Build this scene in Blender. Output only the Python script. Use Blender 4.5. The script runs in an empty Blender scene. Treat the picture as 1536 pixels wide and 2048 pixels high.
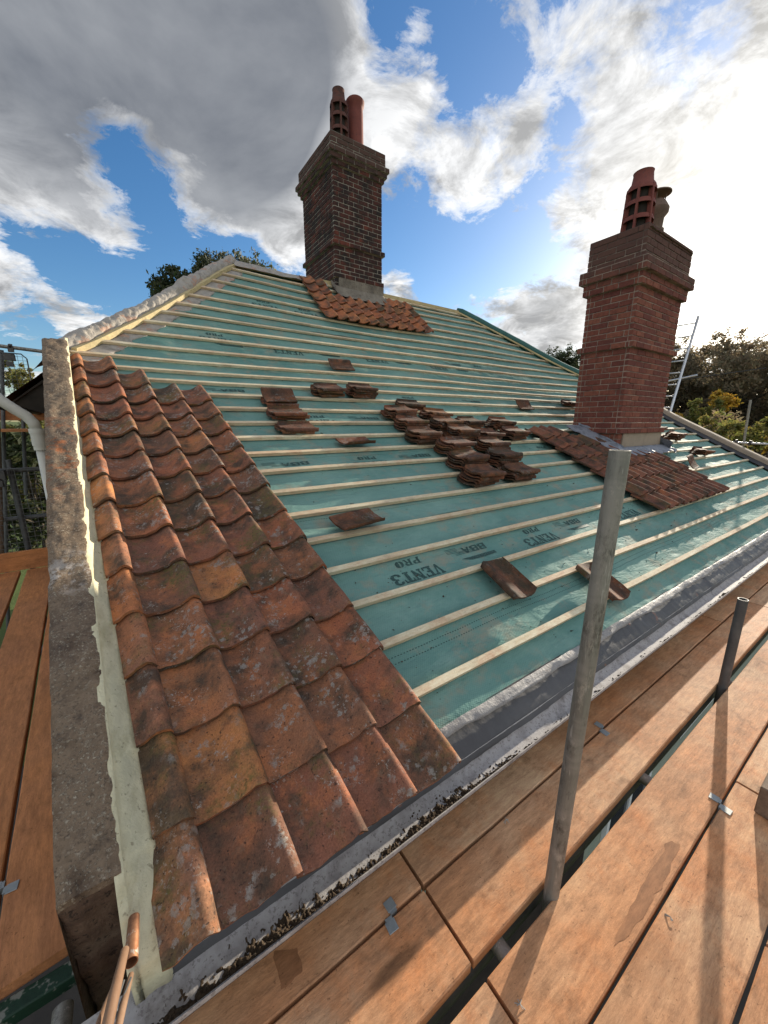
import bpy, bmesh, math, random
from mathutils import Vector, Matrix, noise
random.seed(7)
S = bpy.context.scene
C = S.collection
R = math.radians
cos, sin = math.cos, math.sin

# ---------------------------------------------------------------- camera model (house frame: X along eaves, Y into the roof, Z up)
F, PIT, AZ = 751., R(13.41), R(55.6)
CP, SP = cos(PIT), sin(PIT)
def ray(px, py):
    x = (px-768)/F; y = (1024-py)/F
    fw = CP+y*SP; u = -SP+y*CP
    return Vector((x*sin(AZ)+fw*cos(AZ), -x*cos(AZ)+fw*sin(AZ), u))
def at_y(px, py, y): d = ray(px, py); return d*(y/d.y)
def at_x(px, py, x): d = ray(px, py); return d*(x/d.x)
def at_z(px, py, z): d = ray(px, py); return d*(z/d.z)
cam = bpy.data.objects.new('camera', bpy.data.cameras.new('camera')); C.objects.link(cam)
fwd = Vector((CP*cos(AZ), CP*sin(AZ), -SP)); rt = Vector((sin(AZ), -cos(AZ), 0)); up = rt.cross(fwd)
cam.matrix_world = Matrix(((rt.x, up.x, -fwd.x, 0), (rt.y, up.y, -fwd.y, 0), (rt.z, up.z, -fwd.z, 0), (0, 0, 0, 1)))
cam.data.sensor_fit = 'HORIZONTAL'; cam.data.sensor_width = 36; cam.data.lens = F/1536*36
cam.data.clip_start = .02; cam.data.clip_end = 3000
S.camera = cam
S.render.resolution_x, S.render.resolution_y = 768, 1024

# ---------------------------------------------------------------- roof profile: height at batten k
G = .27269
PR = [(1.12,-1.186),(1.365,-1.066),(1.61,-.947),(1.857,-.831),(2.103,-.714),(2.349,-.596),(2.594,-.475),(2.838,-.354),(3.083,-.234),(3.328,-.116),(3.572,.006),(3.813,.135),(4.049,.271),(4.287,.404),(4.531,.526),(4.771,.656),(4.994,.812),(5.209,.98),(5.427,1.144),(5.643,1.31),(5.855,1.482),(6.061,1.661),(6.265,1.841),(6.471,2.02),(6.678,2.198),(6.886,2.374)]
KR = 26
def prof(k):
    if k < 0: a = R(26.2); return (PR[0][0]+k*G*cos(a), PR[0][1]+k*G*sin(a))
    if k >= 25: a = R(40); j = k-25; return (PR[25][0]+j*G*cos(a), PR[25][1]+j*G*sin(a))
    i = int(k); f = k-i
    return (PR[i][0]*(1-f)+PR[i+1][0]*f, PR[i][1]*(1-f)+PR[i+1][1]*f)
def slope(k):
    a, b = prof(k-.9), prof(k+.9); return math.atan2(b[1]-a[1], b[0]-a[0])
def sm(a, b, x): t = min(1, max(0, (x-a)/(b-a))); return t*t*(3-2*t)
def und(x, k): return (.022*sin(x*1.15+.4)*sin(k*.35)+.014*noise.noise(Vector((x*.9, k*.25, 3))))*sm(11, 19, k)*sm(0, 1.5, KR-k)
def rp(x, k, off=0.):
    y, z = prof(k); a = slope(k); off += und(x, k)
    return Vector((x, y-off*sin(a), z+off*cos(a)))
def xl(k):      # left limit of the slope
    y = prof(k)[0]
    return -.13-.035*(y-1) if k < 15 else -.31+.96*(y-4.775)
def xr(k):
    y = prof(k)[0]
    return 10.3+.22*(y-1.81) if y < 4.6 else 10.91-1.56*(y-4.6)

# ---------------------------------------------------------------- materials
MATS = {}
class N:
    def __init__(s, name, coord='Object', rnd=False):
        s.m = bpy.data.materials.new(name); MATS[name] = s.m; s.m.use_nodes = True
        s.t = s.m.node_tree; s.n = s.t.nodes; s.b = s.n['Principled BSDF']
        s.tc = s.n.new('ShaderNodeTexCoord').outputs[coord]
        if rnd:
            oi = s.n.new('ShaderNodeObjectInfo'); s.rnd = oi.outputs['Random']
            v = s.vm('SCALE', (13.7, 29.1, 7.3), None, s.rnd); s.tc = s.vm('ADD', s.tc, v)
    def L(s, a, b): s.t.links.new(a, b)
    def set(s, inp, v):
        if v is None: return
        if isinstance(v, bpy.types.NodeSocket): s.L(v, inp)
        else: inp.default_value = v
    def vm(s, op, a, b=None, sc=None):
        n = s.n.new('ShaderNodeVectorMath'); n.operation = op
        s.set(n.inputs[0], a); s.set(n.inputs[1], b); s.set(n.inputs[3], sc) if sc is not None else None
        return n.outputs[0]
    def map(s, sc=(1, 1, 1), loc=(0, 0, 0), rot=(0, 0, 0), v=None):
        n = s.n.new('ShaderNodeMapping'); s.L(v or s.tc, n.inputs[0])
        n.inputs['Scale'].default_value = sc; n.inputs['Location'].default_value = loc; n.inputs['Rotation'].default_value = rot
        return n.outputs[0]
    def noise(s, sc, det=4, rough=.55, v=None, dist=0, color=False):
        n = s.n.new('ShaderNodeTexNoise'); s.L(v or s.tc, n.inputs['Vector'])
        n.inputs['Scale'].default_value = sc; n.inputs['Detail'].default_value = det; n.inputs['Roughness'].default_value = rough; n.inputs['Distortion'].default_value = dist
        return n.outputs['Color' if color else 'Fac']
    def vor(s, sc, feat='F1', v=None, out='Distance', rand=1):
        n = s.n.new('ShaderNodeTexVoronoi'); n.feature = feat; s.L(v or s.tc, n.inputs['Vector']); n.inputs['Scale'].default_value = sc
        n.inputs['Randomness'].default_value = rand
        return n.outputs[out]
    def ramp(s, f, *st):
        n = s.n.new('ShaderNodeValToRGB'); s.set(n.inputs[0], f); e = n.color_ramp.elements
        while len(e) < len(st): e.new(.5)
        for i, (p, c) in enumerate(st):
            e[i].position = p; e[i].color = (c, c, c, 1) if not isinstance(c, tuple) else (*c, 1)
        return n.outputs[0]
    def mix(s, f, a, b, mode='MIX'):
        n = s.n.new('ShaderNodeMix'); n.data_type = 'RGBA'; n.blend_type = mode
        s.set(n.inputs[0], f)
        for i, v in ((6, a), (7, b)):
            s.set(n.inputs[i], (*v, 1) if isinstance(v, tuple) else v)
        return n.outputs[2]
    def math(s, op, a, b=0., c=0.):
        n = s.n.new('ShaderNodeMath'); n.operation = op
        s.set(n.inputs[0], a); s.set(n.inputs[1], b); s.set(n.inputs[2], c); return n.outputs[0]
    def bump(s, h, st=.3, d=.01, nrm=None):
        n = s.n.new('ShaderNodeBump'); s.L(h, n.inputs['Height']); n.inputs['Strength'].default_value = st; n.inputs['Distance'].default_value = d
        if nrm: s.L(nrm, n.inputs['Normal'])
        return n.outputs[0]
    def sep(s, v=None):
        n = s.n.new('ShaderNodeSeparateXYZ'); s.L(v or s.tc, n.inputs[0]); return n.outputs
    def isl(s):
        return s.n.new('ShaderNodeNewGeometry').outputs['Random Per Island']
    def fin(s, col=None, rough=.8, nrm=None, met=0., spec=.3):
        if col is not None: s.set(s.b.inputs['Base Color'], (*col, 1) if isinstance(col, tuple) else col)
        s.set(s.b.inputs['Roughness'], rough); s.set(s.b.inputs['Metallic'], met); s.b.inputs['Specular IOR Level'].default_value = spec
        if nrm: s.L(nrm, s.b.inputs['Normal'])
        return s.m

def mat_tile(name, island=True, tint=(1, 1, 1), dark=1., lichen=.5, hues=None):
    m = N(name, rnd=not island)
    r = m.isl() if island else m.rnd
    v = m.vm('ADD', m.tc, m.vm('SCALE', (5.1, 9.7, 3.3), None, r)) if island else m.tc
    h = hues or [(0., (.13, .065, .038)), (.18, (.34, .112, .052)), (.34, (.21, .085, .052)), (.5, (.40, .135, .058)), (.64, (.15, .075, .045)), (.8, (.30, .12, .055)), (1., (.42, .17, .06))]
    base = m.ramp(r, *h)
    big = m.noise(5, 4, .6, v)
    c = m.mix(m.ramp(big, (.38, 0.), (.72, .8)), base, (.17, .085, .058))
    c = m.mix(m.ramp(m.noise(9, 4, .65, m.vm('ADD', v, (4, 2, 9))), (.5, 0.), (.72, .75)), c, (.44, .15, .058))
    c = m.mix(m.math('MULTIPLY', m.math('GREATER_THAN', m.math('FRACT', m.math('MULTIPLY', r, 7.3)), .84), m.ramp(m.noise(6, 5, .7, m.vm('ADD', v, (8, 8, 8))), (.38, .1), (.58, .85))), c, (.07, .058, .034))
    # sooty, mossy patches
    c = m.mix(m.ramp(m.noise(7, 5, .65, m.vm('ADD', v, (1, 12, 5))), (.45, 0.), (.63, .88)), c, (.055, .042, .03))
    c = m.mix(m.math('MULTIPLY', m.ramp(m.noise(3.2, 5, .7, m.vm('ADD', v, (7, 1, 2))), (.53, 0.), (.66, .8)), m.ramp(m.noise(60, 2), (.4, .2), (.6, 1.))), c, (.11, .095, .03))
    # lichen discs
    w = m.vm('ADD', v, m.vm('SCALE', m.noise(48, 5, .75, v, color=True), None, .05))
    n1 = m.n.new('ShaderNodeTexVoronoi'); m.L(w, n1.inputs['Vector']); n1.inputs['Scale'].default_value = 42
    sp = m.math('LESS_THAN', n1.outputs['Distance'], m.math('MULTIPLY', m.sep(n1.outputs['Color'])[0], .66))
    area = m.ramp(m.noise(5.5, 3, .6, m.vm('ADD', v, (3, 3, 3))), (.53, 0.), (.60, 1.))
    brk = m.ramp(m.noise(70, 4, .8, v), (.36, .15), (.52, 1.))
    c = m.mix(m.math('MULTIPLY', m.math('MULTIPLY', m.math('MULTIPLY', sp, brk), area), lichen), c, (.27, .25, .215))
    c = m.mix(m.ramp(m.noise(16, 6, .8, m.vm('ADD', v, (6, 1, 7))), (.54, 0.), (.68, .5)), c, (.17, .125, .085))
    n2 = m.n.new('ShaderNodeTexVoronoi'); m.L(w, n2.inputs['Vector']); n2.inputs['Scale'].default_value = 95
    sp2 = m.math('LESS_THAN', n2.outputs['Distance'], m.math('MULTIPLY', m.sep(n2.outputs['Color'])[1], .42))
    c = m.mix(m.math('MULTIPLY', m.math('MULTIPLY', sp2, m.ramp(m.noise(9, 3), (.56, 0.), (.62, .8))), lichen), c, (.38, .36, .31))
    pit = m.ramp(m.noise(85, 3, .7, v), (.60, 0.), (.68, 1.))
    c = m.mix(m.math('MULTIPLY', pit, .8), c, (.03, .022, .018))
    fine = m.noise(180, 3, .7, v)
    c = m.mix(.6, c, m.ramp(fine, (.3, .3), (.7, .75)), 'OVERLAY')
    if tint != (1, 1, 1) or dark != 1: c = m.mix(1., c, tuple(t*dark for t in tint), 'MULTIPLY')
    hgt = m.math('ADD', m.math('MULTIPLY', fine, .35), m.math('SUBTRACT', m.math('MULTIPLY', m.noise(24, 5, .65, v), .8), m.math('MULTIPLY', pit, .5)))
    return m.fin(c, .85, m.bump(hgt, .5, .006), spec=.2)
mat_tile('pantile_laid', True, lichen=.75)
mat_tile('pantile_orange', True, lichen=.6, hues=[(0., (.42, .15, .055)), (.3, (.50, .20, .07)), (.55, (.30, .12, .07)), (.8, (.46, .16, .055)), (1., (.36, .17, .08))])
mat_tile('pantile_loose', False, (.84, .86, .86), .66, lichen=.7)
mat_tile('pantile_new', True, lichen=.15, hues=[(0., (.32, .095, .04)), (.3, (.42, .14, .055)), (.6, (.30, .09, .04)), (.8, (.46, .17, .06)), (1., (.36, .12, .05))])
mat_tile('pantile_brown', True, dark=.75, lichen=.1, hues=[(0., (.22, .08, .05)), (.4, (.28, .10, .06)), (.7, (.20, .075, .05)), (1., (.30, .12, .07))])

def mat_membrane():
    m = N('membrane_green'); x, y, z = m.sep()
    c = m.mix(m.ramp(m.noise(1.1, 4, .6), (.35, 0.), (.65, 1.)), (.092, .198, .172), (.16, .275, .235))
    c = m.mix(m.ramp(m.noise(3.1, 5, .7, m.map((1, 1.4, 1))), (.50, 0.), (.72, .6)), c, (.21, .32, .27))
    c = m.mix(m.ramp(m.noise(2.3, 6, .75, m.map((.5, 2.6, 1), (2, 2, 2), (0, 0, R(10)))), (.52, 0.), (.75, .22)), c, (.035, .11, .105))
    # clay dust rubbed into the felt
    c = m.mix(m.ramp(m.noise(4.5, 6, .7, m.map((1, 1.3, 1), (4, 4, 4))), (.52, 0.), (.72, .6)), c, (.34, .22, .14))
    c = m.mix(m.ramp(m.noise(1.3, 6, .75, m.map((1, 1.3, 1), (9, 1, 4))), (.63, 0.), (.74, .7)), c, (.42, .17, .07))
    c = m.mix(m.ramp(m.noise(130, 2, .6), (.66, 0.), (.72, .5)), c, (.03, .05, .04))
    # embossed grid
    q = m.map((1, 1, 1), rot=(0, 0, R(38)))
    a, b, _ = m.sep(q)
    gr = m.math('ADD', m.math('SINE', m.math('MULTIPLY', a, 620)), m.math('MULTIPLY', m.math('SINE', m.math('MULTIPLY', b, 620)), .6))
    c = m.mix(m.math('MULTIPLY', m.math('ADD', m.math('MULTIPLY', gr, .25), .5), .16), c, (.3, .5, .42))
    # stitched lap line: dashes parallel to the eaves
    for y0 in (1.33, 1.30, 2.33, 3.05, 5.0):
        band = m.math('LESS_THAN', m.math('ABSOLUTE', m.math('SUBTRACT', m.math('ADD', y, m.math('MULTIPLY', m.noise(.8, 2), .05)), y0+.025)), .0022)
        dash = m.math('GREATER_THAN', m.math('SINE', m.math('MULTIPLY', x, 330)), -.1)
        c = m.mix(m.math('MULTIPLY', m.math('MULTIPLY', band, dash), .8), c, (.015, .04, .035))
    wr = m.noise(2.2, 4, .55, m.map((.55, 2.2, 1), rot=(0, 0, R(14))), dist=.6)
    wr2 = m.noise(9, 4, .6, m.map((.5, 1.4, 1), rot=(0, 0, R(-18))), dist=.8)
    wr3 = m.ramp(m.noise(4.4, 4, .5, m.map((.7, 2.2, 1), (5, 5, 5), (0, 0, R(-20))), dist=.3), (.44, 0.), (.5, 1.), (.56, 0.))
    n = m.bump(m.math('ADD', m.math('ADD', m.math('MULTIPLY', wr, 1.), m.math('MULTIPLY', wr2, .45)), m.math('MULTIPLY', wr3, .05)), .8, .035)
    n = m.bump(gr, .12, .002, n)
    return m.fin(c, m.ramp(m.noise(6, 3), (.3, .72), (.7, .85)), n, spec=.1)
mat_membrane()

def mat_wood(name, a, b, c2, knots=True, coord=(1, 1, 1), dust=None, dk=.5, bumpst=.25):
    m = N(name, rnd=True)
    v = m.map(coord)
    g = m.noise(6, 6, .7, v)
    c = m.mix(m.ramp(g, (.3, 0.), (.7, 1.)), a, b)
    c = m.mix(m.ramp(m.noise(1.2, 5, .65, m.map((1, 1, 1), (5, 2, 1))), (.42, 0.), (.68, .85)), c, c2)
    c = m.mix(m.ramp(m.noise(7, 5, .7, m.map((.8, 1, 1), (1, 8, 1))), (.56, 0.), (.76, dk)), c, tuple(q*.25 for q in a))
    if dust: c = m.mix(m.ramp(m.noise(4, 6, .75, m.map((1, 1, 1), (1, 1, 8))), (.48, 0.), (.7, .75)), c, dust)
    if knots:
        k = m.vor(2.2, v=m.map((.35, 1.5, 1), (3, 3, 3)))
        c = m.mix(m.ramp(k, (.05, .8), (.09, 0.)), c, tuple(q*.3 for q in a))
    sp = m.noise(95, 3, .7)
    c = m.mix(m.ramp(sp, (.64, 0.), (.7, .7)), c, tuple(q*.18 for q in a))
    c = m.mix(.9, c, m.ramp(m.noise(42, 7, .85, m.map((.22, 1, 1))), (.32, .28), (.68, .76)), 'OVERLAY')
    c = m.mix(m.ramp(m.noise(13, 6, .8, m.map((.25, 1, 1), (7, 7, 1))), (.55, 0.), (.72, .5)), c, tuple(q*.4 for q in a))
    c = m.mix(m.ramp(m.noise(30, 5, .8, m.map((.03, 3, 1), (2, 2, 1))), (.58, 0.), (.7, .3)), c, tuple(q*.4 for q in a))
    c = m.mix(m.ramp(m.noise(2.5, 6, .8, m.map((.06, 9, 1), (3, 1, 1))), (.62, 0.), (.68, .55)), c, tuple(q*.3 for q in a))
    c = m.mix(m.math('MULTIPLY', m.math('FRACT', m.math('MULTIPLY', m.rnd, 5.7)), .38), c, tuple(q*.42 for q in a))
    c = m.mix(m.ramp(m.noise(1.7, 4, .6, m.map((1, 1, 1), (2, 6, 2))), (.5, 0.), (.7, .5)), c, tuple(q*.45 for q in a))
    return m.fin(c, .75, m.bump(m.math('ADD', g, m.math('MULTIPLY', m.noise(70, 4, .8, m.map((.3, 1, 1))), .4)), bumpst, .006), spec=.25)
mat_wood('board_wood', (.54, .25, .11), (.42, .20, .095), (.60, .39, .23), coord=(.12, 1.8, 1), dust=(.54, .20, .07), dk=.9, bumpst=.7)
mat_wood('wet_wood', (.36, .15, .06), (.28, .12, .055), (.34, .17, .08), coord=(.12, 1.8, 1), dk=.5)
mat_wood('board_wood_orange', (.52, .22, .085), (.36, .15, .065), (.56, .22, .07), coord=(.12, 1.6, 1), dk=.6)
mat_wood('batten_wood', (.76, .65, .44), (.66, .54, .35), (.62, .40, .24), knots=True, coord=(.1, 1.5, 1.5), dust=(.55, .30, .17), dk=.45)
mat_wood('hip_timber', (.62, .50, .26), (.55, .42, .22), (.5, .4, .2), knots=False, coord=(.3, 1, 1))
mat_wood('old_timber', (.22, .15, .10), (.14, .09, .06), (.28, .2, .13), knots=False, coord=(.2, 1.6, 1))

def mat_brick(name, ra, rb, rc, soot, sootamt, mort, topz):
    m = N(name); r = m.isl()
    c = m.ramp(r, (0., ra), (.35, rb), (.6, ra), (.8, rc), (1., rb))
    c = m.mix(m.ramp(m.noise(22, 5, .7), (.4, 0.), (.72, .6)), c, tuple(q*.45 for q in rb))
    c = m.mix(m.ramp(m.noise(4.5, 5, .65), (.62-.25*sootamt, 0.), (.80-.2*sootamt, .45+.5*sootamt)), c, soot)
    c = m.mix(m.ramp(m.noise(9, 6, .75, m.map((1, 1, 1), (3, 7, 7))), (.62, 0.), (.72, .4)), c, (.36, .31, .25))
    zc = m.math('ADD', m.sep()[2], m.math('MULTIPLY', m.noise(5, 4, .6), .35))
    c = m.mix(m.ramp(m.math('SUBTRACT', zc, topz), (0., 0.), (.22, .82)), c, (.10, .058, .045))
    c = m.mix(.4, c, m.ramp(m.noise(140, 3, .7), (.3, .3), (.7, .7)), 'OVERLAY')
    m.fin(c, .9, m.bump(m.noise(75, 5, .7), .5, .004), spec=.15)
    w = N(name+'_mortar')
    c = w.mix(w.ramp(w.noise(5, 5, .6), (.45, 0.), (.65, .7)), mort, soot); c = w.mix(w.ramp(w.math('SUBTRACT', w.sep()[2], topz+.15), (0., 0.), (.2, .8)), c, soot)
    w.fin(c, .95, w.bump(w.noise(90, 4, .7), .5, .004), spec=.1)
mat_brick('brick_red', (.215, .072, .048), (.155, .052, .04), (.26, .095, .06), (.055, .035, .03), .25, (.31, .235, .18), 2.08)
mat_brick('brick_old', (.12, .042, .03), (.07, .03, .025), (.19, .055, .035), (.028, .024, .022), 1., (.34, .30, .24), 4.55)

def simple(name, cols, sc=8, rough=.85, b=.4, bsc=60, bd=.004, met=0, spec=.3, sp=None, stretch=(1, 1, 1), rnd=False):
    m = N(name, rnd=rnd); v = m.map(stretch)
    n = len(cols); f = m.noise(sc, 5, .65, v)
    c = m.ramp(f, *[(.3+.4*i/max(1, n-1), q) for i, q in enumerate(cols)])
    if sp: c = m.mix(m.ramp(m.noise(sp[0], 3, .7), (sp[1], 0.), (sp[1]+.06, sp[3] if len(sp) > 3 else .8)), c, sp[2])
    return m.fin(c, rough, m.bump(m.noise(bsc, 5, .7), b, bd), met, spec)
def mat_cement():
    m = N('cement_coping')
    c = m.ramp(m.noise(7, 6, .7), (.3, (.085, .055, .036)), (.5, (.225, .16, .105)), (.7, (.12, .083, .055)))
    c = m.mix(m.ramp(m.noise(2.2, 4, .6), (.5, 0.), (.7, .6)), c, (.075, .055, .05))
    sp = m.math('MULTIPLY', m.ramp(m.noise(95, 4, .75), (.53, 0.), (.62, 1.)), m.ramp(m.noise(8, 4, .7), (.38, .1), (.56, 1.)))
    c = m.mix(m.math('MULTIPLY', sp, .8), c, (.50, .42, .31))
    c = m.mix(m.ramp(m.noise(120, 4, .75), (.55, 0.), (.66, .75)), c, (.04, .03, .024))
    c = m.mix(m.ramp(m.noise(19, 6, .75, m.map((1, 1, 1), (6, 6, 6))), (.56, 0.), (.66, .6)), c, (.055, .042, .035))
    x, y, z = m.sep()
    band = m.ramp(m.math('ABSOLUTE', m.math('SUBTRACT', y, 2.95)), (.0, 1.), (.55, 0.))
    c = m.mix(m.math('MULTIPLY', band, m.ramp(m.noise(14, 5, .7), (.5, 0.), (.62, .8))), c, (.42, .14, .05))
    band = m.ramp(m.math('ABSOLUTE', m.math('SUBTRACT', y, 2.0)), (.0, 1.), (.16, 0.))
    c = m.mix(m.math('MULTIPLY', band, m.ramp(m.noise(12, 5, .8), (.5, 0.), (.6, .8))), c, (.5, .45, .40))
    h = m.math('ADD', m.noise(60, 6, .75), m.math('MULTIPLY', sp, .5))
    m.fin(c, .95, m.bump(h, .8, .008), spec=.15)
mat_cement()
simple('cement_front', [(.07, .043, .028), (.13, .08, .052), (.20, .135, .09)], 13, .95, 1., 45, .02, sp=(60, .58, (.02, .014, .01)))
simple('fillet_mortar', [(.42, .37, .22), (.62, .56, .37), (.50, .45, .29)], 8, .9, .8, 16, .012, sp=(50, .62, (.2, .16, .10), .6), stretch=(1, .45, 1))
simple('apron_cement', [(.12, .10, .08), (.20, .17, .13), (.27, .23, .18)], 6, .95, .6, 40, .008, sp=(30, .6, (.07, .055, .045)))
simple('smooth_render', [(.24, .19, .14), (.33, .26, .19), (.27, .22, .16)], 3, .9, .3, 60, .004)
simple('clay_pot', [(.15, .04, .03), (.21, .06, .042)], 9, .75, .3, 70, .003, sp=(30, .6, (.09, .04, .035)))
simple('clay_pot_dark', [(.07, .032, .026), (.12, .045, .032), (.06, .035, .028)], 9, .85, .4, 70, .004, sp=(30, .58, (.04, .03, .028)))
simple('clay_pot_buff', [(.13, .085, .06), (.19, .12, .085)], 9, .85, .4, 70, .004, sp=(30, .6, (.06, .05, .04)))
def mat_galv():
    m = N('galvanised', rnd=True)
    st = m.noise(9, 6, .75, m.map((1, 1, .12)))
    c = m.ramp(st, (.3, (.13, .12, .10)), (.5, (.26, .245, .21)), (.7, (.17, .16, .135)))
    c = m.mix(m.ramp(m.noise(14, 6, .8, m.map((1, 1, .5), (4, 4, 1))), (.54, 0.), (.64, .75)), c, (.42, .38, .32))
    c = m.mix(m.ramp(m.noise(20, 6, .85, m.map((1, 1, .35), (2, 8, 1))), (.52, 0.), (.64, .75)), c, (.07, .06, .048))
    c = m.mix(m.ramp(m.noise(4, 5, .7, m.map((.3, .3, 1), (2, 3, 1))), (.5, 0.), (.56, .4)), c, (.36, .33, .29))
    c = m.mix(m.ramp(m.noise(60, 3, .8, m.map((1, 1, .1))), (.6, 0.), (.66, .5)), c, (.5, .47, .42))
    m.fin(c, .58, m.bump(m.noise(45, 6, .75), .4, .002), .45, .3)
mat_galv()
simple('galvanised_dark', [(.08, .08, .08), (.15, .15, .145)], 8, .6, .3, 50, .002, met=.5, rnd=True)
simple('coupler_steel', [(.06, .06, .06), (.12, .11, .10)], 20, .6, .4, 50, .002, met=.6)
simple('clip_metal', [(.26, .27, .26), (.34, .35, .34)], 30, .55, .2, 60, .001, met=.6)
simple('aluminium', [(.5, .5, .5), (.6, .6, .6)], 10, .4, .1, 60, .001, met=.8)
simple('lead', [(.12, .13, .15), (.24, .25, .28), (.09, .10, .115)], 7, .6, .6, 22, .012, met=.1, sp=(40, .6, (.10, .10, .11)))
simple('eaves_felt', [(.20, .185, .175), (.30, .28, .26), (.24, .22, .205)], 7, .6, .9, 26, .012, sp=(50, .62, (.12, .09, .08)))
simple('eaves_tray', [(.06, .056, .056), (.10, .095, .093)], 3, .55, .4, 12, .01, spec=.25, sp=(8, .66, (.32, .13, .07), .5))
simple('hip_felt', [(.22, .19, .155), (.36, .32, .27), (.27, .235, .20)], 6, .7, .7, 7, .03, sp=(5, .57, (.40, .20, .12), .6), stretch=(1, 1, 1))
simple('hip_membrane', [(.02, .085, .07), (.035, .12, .10)], 5, .6, .4, 12, .02)
simple('gutter_paint', [(.20, .18, .17), (.40, .38, .365), (.27, .25, .24)], 9, .75, .5, 70, .003, sp=(85, .56, (.13, .11, .10), .55))
simple('gutter_black', [(.02, .018, .016), (.05, .045, .04)], 10, .5, .3, 40, .003)
simple('debris', [(.028, .02, .013), (.075, .05, .03), (.04, .03, .018)], 30, .95, .9, 80, .01, sp=(60, .62, (.2, .16, .12)))
simple('pipe_white', [(.50, .48, .42), (.60, .58, .50)], 5, .5, .15, 40, .002)
simple('dark_timber_and_shade', [(.02, .016, .012), (.04, .03, .022)], 8, .9, .3)
simple('copper', [(.26, .10, .045), (.38, .19, .10), (.16, .07, .04)], 14, .5, .3, 50, .002, met=.6, sp=(30, .6, (.5, .45, .38)))
simple('cane', [(.12, .065, .035), (.26, .16, .10), (.18, .09, .045)], 6, .7, .4, 50, .003, stretch=(1, .2, 1))
simple('wall_paint', [(.26, .29, .22), (.32, .35, .27)], 3, .9, .2)
simple('white_paint', [(.7, .7, .66), (.76, .76, .72)], 3, .6, .1)
simple('dark_glass', [(.02, .025, .03), (.03, .035, .04)], 3, .1, 0.01)
simple('print_ink', [(.022, .05, .045), (.035, .075, .065)], 40, .7, .1, sp=(120, .56, (.08, .20, .165), .7))
simple('lawn', [(.055, .08, .02), (.09, .12, .03), (.07, .09, .025)], .8, .95, .6, 12, .05)
simple('field', [(.10, .15, .03), (.17, .20, .045)], .1, .95, .5, 3, .1)
simple('patio_and_shade', [(.05, .045, .04), (.08, .07, .06)], 3, .9, .4)
simple('bark', [(.05, .038, .028), (.09, .07, .05)], 9, .95, .7)
simple('yellow_paint', [(.62, .42, .02), (.7, .5, .03)], 9, .5, .1)
simple('green_paint', [(.006, .022, .012), (.01, .04, .02)], 20, .6, .4, sp=(20, .55, (.2, .2, .17)))
def mat_leaf(name, cols, trans=.35):
    m = N(name); c = m.ramp(m.isl(), *[(i/(len(cols)-1), q) for i, q in enumerate(cols)])
    c = m.mix(m.ramp(m.noise(.6, 3), (.4, 0.), (.65, .5)), c, tuple(q*.5 for q in cols[0]))
    m.fin(c, .6, spec=.3)
    t = m.n.new('ShaderNodeBsdfTranslucent'); m.L(c, t.inputs[0])
    mx = m.n.new('ShaderNodeMixShader'); mx.inputs[0].default_value = trans
    m.L(m.b.outputs[0], mx.inputs[1]); m.L(t.outputs[0], mx.inputs[2]); m.L(mx.outputs[0], m.n['Material Output'].inputs[0])
mat_leaf('leaf_dark', [(.035, .055, .018), (.055, .08, .024), (.075, .07, .028), (.045, .06, .02)], .45)
mat_leaf('leaf_brown', [(.26, .20, .12), (.30, .21, .13), (.21, .19, .11), (.27, .21, .13)], .65)  # leaf colour lifted to stand in for haze over the distant trees
mat_leaf('leaf_mid', [(.16, .19, .05), (.24, .25, .06), (.34, .27, .07), (.18, .15, .06)], .6)
mat_leaf('leaf_yellow', [(.50, .30, .03), (.62, .42, .05), (.42, .20, .03), (.30, .26, .04)], .5)

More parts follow.
